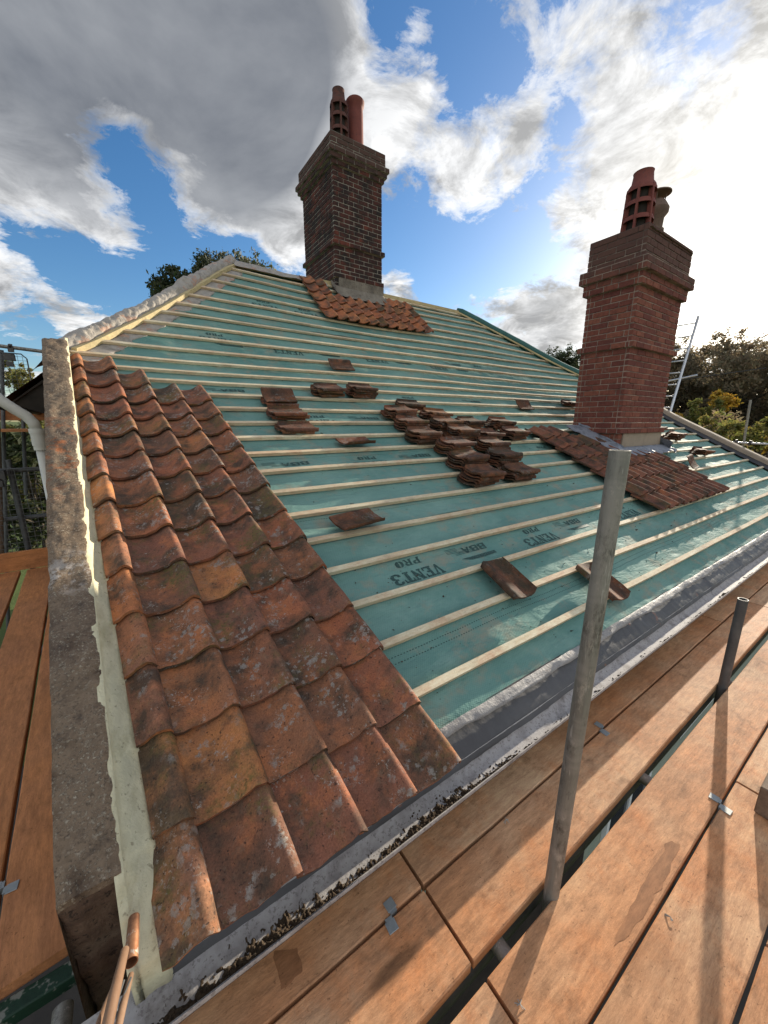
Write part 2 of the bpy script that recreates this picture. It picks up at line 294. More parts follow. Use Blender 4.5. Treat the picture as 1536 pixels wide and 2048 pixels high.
# ---------------------------------------------------------------- mesh helpers
def mesh(name, verts, faces, mats, smooth=False, midx=None):
    me = bpy.data.meshes.new(name); me.from_pydata([tuple(v) for v in verts], [], faces); me.update()
    for mm in (mats if isinstance(mats, (list, tuple)) else [mats]): me.materials.append(MATS[mm])
    if midx: me.polygons.foreach_set('material_index', midx)
    if smooth: me.polygons.foreach_set('use_smooth', [True]*len(me.polygons))
    return me
class MB:
    def __init__(s): s.v = []; s.f = []; s.m = []
    def add(s, v, f, mi=0):
        o = len(s.v); s.v += [Vector(q) for q in v]; s.f += [tuple(i+o for i in q) for q in f]; s.m += [mi]*len(f)
    def box(s, a, b, mi=0, M=None, bev=0.):
        x0, y0, z0 = a; x1, y1, z1 = b
        if bev:
            bm = bmesh.new(); bmesh.ops.create_cube(bm, size=1)
            for v in bm.verts: v.co = Vector(((x0+x1)/2+v.co.x*(x1-x0), (y0+y1)/2+v.co.y*(y1-y0), (z0+z1)/2+v.co.z*(z1-z0)))
            bmesh.ops.bevel(bm, geom=bm.edges[:], offset=bev, segments=1, affect='EDGES')
            bm.verts.index_update()
            vs = [v.co.copy() for v in bm.verts]; fs = [tuple(v.index for v in f.verts) for f in bm.faces]; bm.free()
        else:
            vs = [Vector(p) for p in ((x0, y0, z0), (x1, y0, z0), (x1, y1, z0), (x0, y1, z0), (x0, y0, z1), (x1, y0, z1), (x1, y1, z1), (x0, y1, z1))]
            fs = [(0, 3, 2, 1), (4, 5, 6, 7), (0, 1, 5, 4), (1, 2, 6, 5), (2, 3, 7, 6), (3, 0, 4, 7)]
        if M: vs = [M @ v for v in vs]
        s.add(vs, fs, mi)
    def prism(s, pts, h, mi=0):      # pts: list of 3D points of a polygon, extruded by vector h
        n = len(pts); h = Vector(h)
        s.add([Vector(p) for p in pts]+[Vector(p)+h for p in pts], [tuple(range(n))[::-1], tuple(range(n, 2*n))]+[(i, (i+1) % n, n+(i+1) % n, n+i) for i in range(n)], mi)
    def tube(s, pts, r, seg=12, mi=0, caps=True, hollow=0.):
        pts = [Vector(p) for p in pts]; n = len(pts); rr = r if isinstance(r, (list, tuple)) else [r]*n
        t0 = (pts[1]-pts[0]).normalized(); a = t0.orthogonal().normalized(); vs = []
        for i, p in enumerate(pts):
            t = ((pts[min(n-1, i+1)]-pts[max(0, i-1)])).normalized(); a = (a-t*a.dot(t)).normalized(); b = t.cross(a)
            vs += [p+(a*cos(2*math.pi*j/seg)+b*sin(2*math.pi*j/seg))*rr[i] for j in range(seg)]
        fs = [(i*seg+j, i*seg+(j+1) % seg, (i+1)*seg+(j+1) % seg, (i+1)*seg+j) for i in range(n-1) for j in range(seg)]
        if hollow:
            m = len(vs); e = pts[-1]; ctr = e
            inner = [ctr+(vs[(n-1)*seg+j]-ctr)*hollow for j in range(seg)]; down = [q-(pts[-1]-pts[-2]).normalized()*min(.25, (pts[-1]-pts[-2]).length*.9) for q in inner]
            vs += inner+down
            fs += [((n-1)*seg+j, (n-1)*seg+(j+1) % seg, m+(j+1) % seg, m+j) for j in range(seg)]
            fs += [(m+j, m+(j+1) % seg, m+seg+(j+1) % seg, m+seg+j) for j in range(seg)]
            fs += [tuple(range(m+seg, m+2*seg)), tuple(range(seg))[::-1]]
        elif caps: fs += [tuple(range(seg))[::-1], tuple(range((n-1)*seg, n*seg))]
        s.add(vs, fs, mi)
    def lathe(s, c, prof_, seg=20, mi=0, axis=None):   # prof_: (r,z)
        pts = [(r*cos(2*math.pi*j/seg), r*sin(2*math.pi*j/seg), z) for r, z in prof_ for j in range(seg)]
        M = axis or Matrix.Identity(4); c = Vector(c)
        n = len(prof_)
        s.add([c+(M @ Vector(p)) for p in pts], [(i*seg+j, i*seg+(j+1) % seg, (i+1)*seg+(j+1) % seg, (i+1)*seg+j) for i in range(n-1) for j in range(seg)], mi)
    def grid(s, fn, nu, nv, mi=0):
        o = len(s.v); s.v += [Vector(fn(i/nu, j/nv)) for j in range(nv+1) for i in range(nu+1)]
        f = [(o+j*(nu+1)+i, o+j*(nu+1)+i+1, o+(j+1)*(nu+1)+i+1, o+(j+1)*(nu+1)+i) for j in range(nv) for i in range(nu)]
        s.f += f; s.m += [mi]*len(f)
    def me(s, name, mats, smooth=False):
        return mesh(name, s.v, s.f, mats, smooth, s.m)
def empty(name, loc, rz=0.):
    o = bpy.data.objects.new(name, None); o.location = loc; o.rotation_euler.z = rz; o.empty_display_size = .1; C.objects.link(o); return o
def tag(o, label, cat=None, group=None, kind=None):
    if label: o['label'] = label
    if cat: o['category'] = cat
    if group: o['group'] = group
    if kind: o['kind'] = kind
    return o
def obj(name, me, parent=None, keep=True, autos=None):
    if isinstance(me, MB): raise TypeError
    o = bpy.data.objects.new(name, me); C.objects.link(o)
    if parent:
        o.parent = parent
        if keep:   # mesh written in world coordinates
            p = parent; w = Vector((0, 0, 0))
            while p: w += p.location; p = p.parent
            o.location = -w
    return o
def thing_mesh(name, me, label, cat, group=None, kind=None):
    return tag(obj(name, me), label, cat, group, kind)
def recentre(me):
    c = sum((v.co for v in me.vertices), Vector())/len(me.vertices)
    z = min(v.co.z for v in me.vertices); c.z = z
    for v in me.vertices: v.co -= c
    return c
def thing_at(name, mb, mats, label, cat, group=None, smooth=False):
    me = mb.me(name, mats, smooth); c = recentre(me); o = obj(name, me); o.location = c; return tag(o, label, cat, group)
def autosmooth(me, ang=35):
    me.polygons.foreach_set('use_smooth', [True]*len(me.polygons)); me.set_sharp_from_angle(angle=R(ang))
    return me

# ================================================================= HOUSE
house = empty('house', (0, 1.2, -4.4))
tag(house, 'house being reroofed, green membrane and battens, two brick chimneys', 'house')

# membrane -----------------------------------------------------------------
def memb_off(x, k):
    fr = abs((k % 1)-.5)*2; q = 1-fr**3
    return -.036-.009*(1-fr**2)+(.008*noise.noise(Vector((x*2.2, k*.9, 1)))+.005*noise.noise(Vector((x*6, k*2.2, 5)))+.0035*noise.noise(Vector((x*3+k*2, k*5-x*6, 9))))*q
def membrane():
    mb = MB(); nk = 27*8; nx = 420
    def fn(u, v):
        k = -.62+(KR+.62)*v
        a, b = xl(k), xr(k)
        if k < 15: a += .02
        x = a+(b-a)*u
        sag = memb_off(x, k)
        return rp(x, k, sag)
    mb.grid(fn, nx, nk)
    return mb.me('roof_membrane', 'membrane_green', True)
memb = obj('roof_membrane', membrane(), house)
# printing on the membrane (upside down as the rolls were laid from the eaves)
GL = {
 'V': [[(0, .86), (0, 1), (.42, 1), (.42, .86), (.34, .86), (.54, .28), (.70, .86), (.62, .86), (.62, 1), (1, 1), (1, .86), (.9, .86), (.58, 0), (.40, 0), (.1, .86)]],
 'E': [[(0, 0), (0, .12), (.1, .12), (.1, .88), (0, .88), (0, 1), (.9, 1), (.9, .68), (.78, .68), (.74, .86), (.38, .86), (.38, .58), (.62, .58), (.62, .42), (.38, .42), (.38, .14), (.76, .14), (.8, .34), (.92, .34), (.92, 0)]],
 'N': [[(0, 0), (0, .12), (.1, .12), (.1, .88), (0, .88), (0, 1), (.36, 1), (.74, .42), (.74, .88), (.62, .88), (.62, 1), (1, 1), (1, .88), (.9, .88), (.9, 0), (.74, 0), (.26, .7), (.26, .12), (.38, .12), (.38, 0)]],
 'T': [[(.22, 0), (.22, .12), (.34, .12), (.34, .86), (.16, .86), (.12, .64), (0, .64), (0, 1), (1, 1), (1, .64), (.88, .64), (.84, .86), (.66, .86), (.66, .12), (.78, .12), (.78, 0)]],
 '3': [[(.05, .74), (.10, .93), (.35, 1.02), (.68, 1), (.92, .86), (.9, .64), (.72, .53), (.95, .42), (1, .2), (.8, .02), (.4, -.03), (.08, .06), (0, .28), (.26, .3), (.34, .12), (.58, .12), (.66, .26), (.58, .42), (.36, .46), (.36, .58), (.56, .62), (.62, .78), (.52, .88), (.36, .88), (.3, .74)]],
 'P': [[(0, 0), (0, .12), (.12, .12), (.12, .88), (0, .88), (0, 1), (.4, 1), (.4, 0)], [(.44, 1), (.8, .98), (1, .82), (1, .58), (.8, .42), (.44, .4), (.44, .53), (.62, .56), (.68, .7), (.62, .86), (.44, .88)]],
 'R': [[(0, 0), (0, .12), (.1, .12), (.1, .88), (0, .88), (0, 1), (.38, 1), (.38, 0)], [(.42, 1), (.78, .98), (.95, .84), (.93, .62), (.74, .5), (.9, .1), (1, .1), (1, 0), (.72, 0), (.52, .44), (.42, .44), (.42, .55), (.58, .58), (.64, .7), (.58, .86), (.42, .88)]],
 'O': [[(.46, 0), (.2, .04), (0, .26), (0, .74), (.2, .96), (.46, 1), (.46, .88), (.36, .8), (.32, .5), (.36, .2), (.46, .12)], [(.54, 0), (.8, .04), (1, .26), (1, .74), (.8, .96), (.54, 1), (.54, .88), (.64, .8), (.68, .5), (.64, .2), (.54, .12)]],
 'B': [[(0, 0), (0, 1), (.28, 1), (.28, 0)], [(.28, 1), (.75, 1), (.95, .88), (.93, .62), (.78, .52), (1, .4), (1, .12), (.78, 0), (.28, 0), (.28, .17), (.6, .17), (.7, .3), (.6, .42), (.28, .43), (.28, .6), (.56, .6), (.64, .72), (.56, .83), (.28, .83)]],
 'A': [[(0, 0), (.36, 1), (.64, 1), (.5, .74), (.36, .34), (.26, 0)], [(.36, 1), (.64, 1), (1, 0), (.74, 0), (.64, .28), (.36, .28), (.38, .42), (.58, .42), (.5, .74)]],
}
def print_on(text, x0, k0, w, h, lw, gap=.12, ang=0.):
    """text whose upper left, read from the ridge, starts at x0 (letters run towards -x)"""
    mb = MB(); n = len(text)
    for i, ch in enumerate(text):
        for poly in GL[ch]:
            pts = []
            for px, py in poly:
                x = x0-(i*(lw+lw*gap)+px*lw); k = k0-(py*h)/G+h/G
                x2 = x; k2 = k+ang*(x0-x)
                pts.append(rp(x2, k2, memb_off(x2, k2)+.0025))
            bm = bmesh.new(); f = bm.faces.new([bm.verts.new(p) for p in pts])
            bmesh.ops.triangulate(bm, faces=[f], ngon_method='EAR_CLIP'); bm.verts.index_update()
            mb.add([v.co.copy() for v in bm.verts], [tuple(v.index for v in q.verts) for q in bm.faces]); bm.free()
    return mb
def put_print(mbs, name):
    mb = MB()
    for q in mbs: mb.add(q.v, q.f)
    # thin ink film lifted a little off the sheet
    obj(name, mb.me(name, 'print_ink'), house)
def vent(x, k, s=1.):
    # k = upper edge (towards ridge) of PRO ; VENT3 below
    a = print_on('VENT3', x+.21*s, k-.62, 0, .092*s, .078*s, .06)
    b = print_on('PRO', x+.10*s, k-.13, 0, .052*s, .062*s, .12)
    put_print([a], 'brand_lettering'); put_print([b], 'grade_lettering')
def bba(x, k, s=1.):
    a = print_on('BBA', x+.12*s, k-.22, 0, .056*s, .075*s, .08)
    t = MB(); q = lambda dx, dk: rp(x+dx*s, k+dk, memb_off(x+dx*s, k+dk)+.0025)
    t.add([q(.16, -.36), q(.16, -.47), q(-.1, -.47), q(-.18, -.36)], [(0, 1, 2, 3)])
    for j in range(3): t.add([q(.0, -.20+.04*j), q(.0, -.212+.04*j), q(-.2, -.212+.04*j), q(-.2, -.20+.04*j)], [(0, 1, 2, 3)])
    for j in range(4): t.add([q(-.16, .02-.045*j), q(-.16, .008-.045*j), q(-.27, .008-.045*j), q(-.27, .02-.045*j)], [(0, 1, 2, 3)])
    put_print([a], 'approval_lettering'); put_print([t], 'approval_mark')
for kk, xs, ys in ((2.83, (1.44, 2.76, 4.3), (2.04, 3.36)), (7.62, (1.86, 3.2+1.4), (1.15, 2.50)), (10.72, (1.70, 3.2), (2.36,)), (12.75, (3.3,), (1.0, 4.6)),
                   (17.75, (1.12, 5.9), (5.3,)), (17.3, (2.0, 3.42, 4.72), (1.25, 2.62, 3.95, 5.3)), (21.9, (2.05, 2.72), ()), ):
    for x in xs: vent(x, kk)
    for x in ys: bba(x, kk)

def lap(k0, x0, x1):
    n = int((x1-x0)/.04); rows = []
    for i in range(n+1):
        x = x0+(x1-x0)*i/n; w = .10*noise.noise(Vector((x*.7, k0, 1)))+.03*noise.noise(Vector((x*3, k0, 1))); c = .010+.010*max(0, noise.noise(Vector((x*1.3, k0, 6))))
        rows.append([rp(x, k0+w+d_, memb_off(x, k0+w+d_)+o_) for d_, o_ in ((.5, -.004), (.3, .002), (.1, .003+c*.4), (0, .004+c), (.008, -.003+c))])
    mb = MB(); mb.add([p for r in rows for p in r], [(i*5+j, i*5+j+1, (i+1)*5+j+1, (i+1)*5+j) for i in range(n) for j in range(4)])
    obj('membrane_lap', mb.me('membrane_lap', 'membrane_green', True), house)
lap(4.12, .2, 10.2); lap(9.15, .2, 10.5); lap(14.15, .1, 10.8); lap(19.35, .75, 9.0)
# battens --------------------------------------------------------------------
def batten(k):
    mb = MB(); a0, b0 = xl(k), xr(k)
    if k < 15: a0 += .05
    else: a0 -= .0
    n = int((b0-a0)/.22)+1; w, t = .038, .023
    ph = random.random()*50
    rows = []
    for i in range(n+1):
        x = a0+(b0-a0)*i/n
        dk = .035*noise.noise(Vector((x*.45, ph, 0)))+.012*noise.noise(Vector((x*1.9, ph, 4)))
        dz = .004*noise.noise(Vector((x*1.3, ph, 9)))
        kk = k+dk
        rows.append([rp(x, kk-w/2/G, -t+dz-.004), rp(x, kk+w/2/G, -t+dz-.004), rp(x, kk+w/2/G, dz), rp(x, kk-w/2/G, dz)])
    vs = [p for r in rows for p in r]
    fs = [(i*4+j, (i+1)*4+j, (i+1)*4+(j+1) % 4, i*4+(j+1) % 4) for i in range(n) for j in range(4)]+[(0, 1, 2, 3), (n*4+3, n*4+2, n*4+1, n*4)]
    mb.add(vs, fs); return mb.me('batten', 'batten_wood')
for k in range(0, 26): obj('batten', batten(float(k)), house)
obj('batten', batten(25.7), house)

# laid pantiles --------------------------------------------------------------
TS = [(0, .014), (.08, .004), (.18, -.002), (.32, -.004), (.46, -.001), (.58, .006), (.69, .019), (.79, .035), (.87, .047), (.94, .052), (1.0, .048), (1.05, .036), (1.085, .016)]
def laid_tile(mb, x0, kt, W, skew, lift=.040, x_cut=None, length=.335, hs=1., kcut=None):
    """x0: left edge of the cover width; kt: k of the tail"""
    th = .017; nv = 4; j1, j2, j3 = [random.uniform(-1, 1) for _ in range(3)]
    top = []; bot = []
    prof_ = [(u, h) for u, h in TS if x_cut is None or u >= x_cut]
    rag = [random.uniform(-.004, .004) for _ in prof_]
    for j in range(nv+1):
        v = j/nv; rt_, rb_ = [], []
        for i, (u, h) in enumerate(prof_):
            h *= 1.12
            d = v*length+(rag[i] if j == 0 else 0)+.006*j3
            k = kt+d/G
            if kcut: k = min(k, kcut)
            yk = prof(k)[0]
            x = x0+u*W+skew*(yk-prof(kt)[0])+.004*j1
            o = .012+h*hs+lift*(1-v)+.003*j2*(u-.5)*2-(.004*(abs(u-.5)*2)**2 if j == 0 else 0)
            if j == 0: o -= .003
            rt_.append(rp(x, k, o+th*.9)); rb_.append(rp(x, k, o-th*(.35 if u < .1 else .1)))
        top.append(rt_); bot.append(rb_)
    n = len(prof_); vs = [p for r in top for p in r]+[p for r in bot for p in r]; o2 = (nv+1)*n
    fs = []
    for j in range(nv):
        for i in range(n-1):
            a = j*n+i; fs.append((a, a+1, a+n+1, a+n)); a += o2; fs.append((a, a+n, a+n+1, a+1))
    for i in range(n-1): fs.append((i, o2+i, o2+i+1, i+1)); a = nv*n+i; fs.append((a, a+1, o2+a+1, o2+a))
    for j in range(nv): fs.append((j*n, (j+1)*n, o2+(j+1)*n, o2+j*n)); a = j*n+n-1; fs.append((a, o2+a, o2+a+n, a+n))
    mb.add(vs, fs)
SK = -.066
XC = [.037, .262, .476, .684, .897]
def verge_tiles(cs):
    mb = MB()
    tops = [13, 13, 12, 11, 11]
    for c in cs:
        W = .215
        for r in range(tops[c], -2, -1):
            kt = r-.22+(.02 if r == -1 else 0)+random.uniform(-.02, .02)
            y = prof(kt)[0]
            xr_ = XC[c]+SK*(y-.84)-.012
            laid_tile(mb, xr_-W, kt, W, SK, x_cut=(.38 if r == -1 else .5) if c == 0 else None)
    return autosmooth(mb.me('roof_tiles', 'pantile_orange' if cs == [0] else 'pantile_laid'), 50)
t = obj('roof_tiles', verge_tiles([0]), house); t['label'] = 'narrow orange half tiles bedded in mortar along the parapet'
t = obj('roof_tiles', verge_tiles([1, 2, 3, 4]), house); t['label'] = 'lichen spotted red pantiles laid along the left verge'
def patch(cols, mat, name, label, hs=1.):
    mb = MB()
    for (x0, W, k0, k1, kc) in cols:
        r = k1
        while r >= k0-.01:
            laid_tile(mb, x0, r-.15+random.uniform(-.03, .03), W, 0., kcut=kc, hs=hs); r -= 1
    t = obj(name, autosmooth(mb.me(name, mat), 50), house); t['label'] = label
cols = []
for c in range(11):
    x = 2.98+c*.205
    top = 24 if (x > 4.6 or x+.2 < 3.5) else 23
    cols.append((x, .205, 21, top+ (1 if x+.2 < 3.4 else 0), 25.85))
patch(cols, 'pantile_new', 'roof_tiles', 'orange red pantiles around the foot of the ridge chimney', .9)
cols = []
for c in range(11):
    x = 4.66+c*.196
    cols.append((x, .196, 2, 8 if x < 5.1 else (7 if x < 5.8 else 5), 10))
patch(cols, 'pantile_brown', 'roof_tiles', 'dark brown pantiles below the lower chimney', .8)

# parapet, fillet ------------------------------------------------------------
def parapet():
    mb = MB(); ks = [-.42+i*.05 for i in range(int(15.2/.05))]
    nu = 16; rows = []
    for i, k in enumerate(ks):
        y, z = prof(k)
        xr_ = -.146-.040*(y-1); xl_ = -.278-.052*(y-1); row = []
        e = .02 if i == 0 else 0
        for j in range(nu+1):
            x = xl_+(xr_-xl_)*j/nu
            ed = (abs(j/nu-.5)*2)**6
            d = .007*noise.noise(Vector((x*14, y*9, 0)))+.004*noise.noise(Vector((x*40, y*40, 2)))+.003*noise.noise(Vector((x*110, y*110, 4)))-ed*(.010+.012*max(0, noise.noise(Vector((y*13, j/nu*2, 6))))); x += (.5-j/nu)*ed*.02*max(0, noise.noise(Vector((y*9, j/nu*3, 9))))
            row.append(rp(x, k, .13+d-e)+Vector((0, e*.3, 0)))
        zb = z-.22
        row = [Vector((xl_+.004*noise.noise(Vector((1, y*9, 3))), row[0].y, min(-2.2, z-1)))]+row+[Vector((xr_+.006*noise.noise(Vector((5, y*12, 3))), row[-1].y, zb))]
        rows.append(row)
    n = len(rows[0]); vs = [p for r in rows for p in r]
    fs = [(i*n+j, (i+1)*n+j, (i+1)*n+j+1, i*n+j+1) for i in range(len(rows)-1) for j in range(n-1)]
    mi = [0]*len(fs)
    # front face, leaning back towards its foot
    x0, x1 = rows[0][1].x, rows[0][-2].x; yf = rows[0][1].y; zt = rows[0][1].z
    o = len(vs); nz = 14
    for a in range(nz+1):
        f = a/nz
        for j in range(nu+1):
            top = rows[0][1+j]
            p = Vector((top.x, top.y+.10*f, top.z-.62*f))
            if a: p += Vector((.012*noise.noise(Vector((f*6, 3, j))) if j in (0, nu) else 0, .012*noise.noise(Vector((p.x*22, p.z*18, 1))), 0))
            vs.append(p)
    for a in range(nz):
        for j in range(nu):
            q = o+a*(nu+1)+j; fs.append((q, q+nu+1, q+nu+2, q+1)); mi.append(1)
    L = len(vs); lastl = [o+a*(nu+1) for a in range(nz+1)]; lastr = [o+a*(nu+1)+nu for a in range(nz+1)]
    # side returns of the kneeler
    vs += [Vector((x0, yf+.35, zt-.62)), Vector((x1, yf+.35, zt-.62)), Vector((x1, yf+.35, zt-.2)), Vector((x0, yf+.35, zt-.1))]
    fs += [tuple(lastl+[L, L+3]), tuple([L+2, L+1]+lastr[::-1]), (lastl[-1], lastr[-1], L+1, L)]; mi += [1, 1, 1]
    return mesh('parapet', vs, fs, ['cement_coping', 'cement_front'], False, mi)
par = obj('parapet', autosmooth(parapet(), 40), house)
def fillet():
    mb = MB(); n = 420
    rows = []
    for i in range(n+1):
        k = -1.05+16.0*i/n; y = prof(k)[0]
        xa = -.152-.040*(y-1); nz = noise.noise(Vector((y*5, 0, 0))); st = ((k+.22) % 1)
        xb = XC[0]+SK*(y-.84)-.086+.006*noise.noise(Vector((y*9, 4, 0)))-.010*(1-st)-.022*sm(.72, 1.05, -k)
        ha = .124+.004*noise.noise(Vector((y*3, 7, 0))); hb = .052-.022*st+.004*nz
        if k < -.40: ha = .124-.12*(-.40-k)
        row = [rp(xa-.01, k, ha), rp(xa+.01, k, ha-.004)]
        for q in (.12, .25, .38, .5, .62, .75, .88): row.append(rp(xa+(xb-xa)*q, k, ha+(hb-ha)*q-.016*sin(q*3.14)+.007*abs(noise.noise(Vector((q*3+y*1.5, y*7, 1))))+.003*noise.noise(Vector((q*9, y*24, 1)))))
        row += [rp(xb, k, hb), rp(xb+.008, k, hb-.028)]
        rows.append(row)
    m = len(rows[0]); vs = [p for r in rows for p in r]
    fs = [(i*m+j, i*m+j+1, (i+1)*m+j+1, (i+1)*m+j) for i in range(n) for j in range(m-1)]
    o = len(vs); vs += [Vector((p.x, p.y+.02, p.z-.14)) for p in rows[0]]
    fs += [(j, o+j, o+j+1, j+1) for j in range(m-1)]
    return mesh('mortar_fillet', vs, fs, 'fillet_mortar', True)
obj('mortar_fillet', fillet(), par)

# eaves felt, tray, gutter ------------------------------------------------------
def strip(pts_fn, n, x0, x1, name, mat, smooth=True, th=0):
    mb = MB(); rows = []
    for i in range(n+1):
        x = x0+(x1-x0)*i/n; rows.append(pts_fn(x))
    m = len(rows[0]); vs = [p for r in rows for p in r]
    mb.add(vs, [(i*m+j, (i+1)*m+j, (i+1)*m+j+1, i*m+j+1) for i in range(n) for j in range(m-1)])
    return mb.me(name, mat, smooth)
XE = 10.25
def felt(x):
    w = .022*noise.noise(Vector((x*1.7, 2, 0)))+.010*noise.noise(Vector((x*7, 2, 0)))
    p = []
    for j, (y, z) in enumerate(((.985, -1.286), (.974, -1.287), (.964, -1.294), (.954, -1.302), (.945, -1.311))):
        b = (j/4)*w
        p.append(Vector((x, y+b, z-b*.3+.007*noise.noise(Vector((x*5, j*.8, 3)))+.005*noise.noise(Vector((x*16, j*1.1, 6)))*(j > 0))))
    p.append(p[-1]+Vector((0, .008, -.006)))
    return p[::-1]
obj('eaves_felt', strip(felt, 900, -.12, XE, 'eaves_felt', 'eaves_felt'), house)
def tray(x):
    p = []
    for j, (y, z) in enumerate(((1.0, -1.295), (.955, -1.328), (.915, -1.352), (.885, -1.372), (.872, -1.39), (.866, -1.40))):
        p.append(Vector((x, y+.005*noise.noise(Vector((x*2.3, j, 8))), z+(.008*noise.noise(Vector((x*3.1, j*.5, 3)))+.010*max(0, noise.noise(Vector((x*7, j*.2, 5))))*sm(1.2, 2.5, x)+.003*noise.noise(Vector((x*24, j*.5, 5))))*(j > 0))))
    return p[::-1]
obj('eaves_tray', strip(tray, 900, -.12, XE, 'eaves_tray', 'eaves_tray'), house)
gy, gz, gr = .822, -1.375, .058
def gut(x):
    w = .003*noise.noise(Vector((x*1.1, 0, 7)))
    p = []
    for j in range(13):
        a = math.pi*(1.0-j/12.0*1.0)+math.pi
        a = -math.pi*j/12
        p.append(Vector((x, gy+gr*cos(a)+w, gz+gr*1.0*sin(a))))
    p.append(Vector((x, gy-gr-.006+w, gz+.004))); p.append(Vector((x, gy-gr-.007+w, gz-.010)))
    for j in range(11, 0, -1):
        a = -math.pi*j/12; p.append(Vector((x, gy+(gr+.005)*cos(a)+w, gz+(gr+.005)*sin(a))))
    return p
gm = MB(); nn = 200; rows = [gut(-.33+(XE+.33)*i/nn) for i in range(nn+1)]; m_ = len(rows[0])
gm.v = [p for r in rows for p in r]
for i in range(nn):
    for j in range(m_-1): gm.f.append((i*m_+j, (i+1)*m_+j, (i+1)*m_+j+1, i*m_+j+1)); gm.m.append(0 if j < 15 else 1)
gm.f.append(tuple(range(m_))); gm.m.append(0)
gutter = obj('gutter', autosmooth(gm.me('gutter', ['gutter_paint', 'gutter_black']), 50), house)
def silt(x):
    p = []
    am = 1-.75*sm(.9, 1.6, x)
    nz_ = noise.noise(Vector((x*3.1, 1, 0)))+.5*noise.noise(Vector((x*9, 2, 0)))
    cov = -.02+.62*am+.7*nz_*(1 if am < .5 else .5)
    for j in range(23):
        a = math.pi*(.04+.66*j/22)
        yy = gy-gr*cos(a)
        u = j/22
        hgt = max(0, cov-abs(u-.36)*1.5+.45*noise.noise(Vector((x*40, u*6, 2)))+.5*noise.noise(Vector((x*120, u*16, 5))))
        p.append(Vector((x, yy, gz-gr*sin(a)-.004+min(.022, hgt*.024))))
    return p
db = obj('gutter_debris', strip(silt, 3600, -.32, XE, 'gutter_debris', 'debris', False), gutter); db['kind'] = 'stuff'; db['label'] = 'dark moss and silt lying in the gutter'
# walls of the house
wm = MB()
wm.box((-.24, 1.16, -4.4), (10.2, 1.36, -1.42)); wm.box((-.12, .886, -1.64), (10.2, .906, -1.385)); wm.box((-.30, 1.36, -4.4), (-.10, 12.5, -1.75))  # thin middle box is added behind the gutter to stop sunlight leaking
wm.box((10.2, 1.16, -4.4), (10.45, 12.5, -1.2))
wall = obj('wall', wm.me('wall', 'wall_paint'), house)
# gable walls under the verges
for sx, fx in ((0, lambda y: -.262-.052*(y-1)), (1, lambda y: 10.36+.22*(y-1.81))):
    gw = MB(); n = 12; pts = []
    ys = [1.4+(4.75-1.4)*i/n for i in range(n+1)]
    def zz(y):
        for k in range(-2, 27):
            a, b = prof(k), prof(k+1)
            if a[0] <= y <= b[0]: return a[1]+(b[1]-a[1])*(y-a[0])/(b[0]-a[0])-.08
        return .6
    for y in ys: pts.append((fx(y), y, zz(y)))
    pts += [(fx(9.4), 9.4, .56), (fx(9.4), 9.4, -4.4), (fx(1.4), 1.4, -4.4)]
    gw.prism(pts, (.12 if sx == 0 else -.12, 0, 0))
    obj('gable_wall', gw.me('gable_wall', 'apron_cement'), house)
def window(x, z, w, h):
    mb = MB(); y = 1.14
    mb.box((x, y-.02, z), (x+w, y+.03, z+.06)); mb.box((x, y-.02, z+h-.06), (x+w, y+.03, z+h))
    mb.box((x, y-.02, z+.06), (x+.06, y+.03, z+h-.06)); mb.box((x+w-.06, y-.02, z+.06), (x+w, y+.03, z+h-.06)); mb.box((x+w/2-.03, y-.018, z+.06), (x+w/2+.03, y+.028, z+h-.06))
    f = obj('window', mb.me('window', 'white_paint'), house)
    g = MB(); g.box((x+.06, y-.002, z+.06), (x+w-.06, y+.01, z+h-.06)); obj('pane', g.me('pane', 'dark_glass'), f)
window(3.4, -4.3, 1.0, 1.3); window(5.2, -3.8, 1.2, 1.1)
gd = MB(); gd.box((.9, 1.13, -4.38), (3.0, 1.155, -2.6)); obj('shade_panel', gd.me('shade_panel', 'dark_timber_and_shade'), house)  # added dark panel, stands in for shade seen through the near board gap

# back slope, hip slopes ---------------------------------------------------------
def quadsheet(a, b, c, d, n1, n2, amp, name, mat, th=.05):
    a, b, c, d = map(Vector, (a, b, c, d)); mb = MB()
    nrm = (b-a).cross(d-a).normalized()
    if nrm.z < 0: nrm = -nrm
    f = lambda u, v: (a*(1-u)+b*u)*(1-v)+(d*(1-u)+c*u)*v+nrm*amp*noise.noise(Vector((u*n1*.4, v*n2*.4, 1)))
    mb.grid(f, n1, n2); mb.grid(lambda u, v: f(u, v)-nrm*th, n1, n2)
    return mb.me(name, mat, True)
RL, RR = Vector((1.93, 7.09, 2.545)), Vector((7.0, 7.09, 2.545))
obj('back_slope', quadsheet(RL, RR, (10.9, 9.6, .55), (-.5, 9.6, .55), 30, 12, .02, 'back_slope', 'membrane_green'), house)
HB = Vector((-.33, 4.78, .64))
el = lambda y: Vector((-.84-.03*(y-4.8), y, .20))
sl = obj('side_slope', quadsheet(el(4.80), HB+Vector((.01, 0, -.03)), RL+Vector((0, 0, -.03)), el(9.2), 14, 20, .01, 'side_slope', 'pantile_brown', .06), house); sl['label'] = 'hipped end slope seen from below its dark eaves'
obj('side_slope', quadsheet((10.91, 4.6, .56), RR+Vector((0, 0, -.03)), (10.9, 9.6, .55), (11.2, 9.6, .3), 8, 8, .01, 'side_slope_right', 'hip_membrane', .04), house)
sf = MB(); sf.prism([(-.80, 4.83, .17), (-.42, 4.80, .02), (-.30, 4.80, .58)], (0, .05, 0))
obj('soffit', sf.me('soffit', 'dark_timber_and_shade'), house)
eg = MB(); eg.tube([(-.90, 4.85, .16), (-1.05, 9.2, .16)], .045, 10); obj('side_gutter', eg.me('side_gutter', 'gutter_black', True), house)

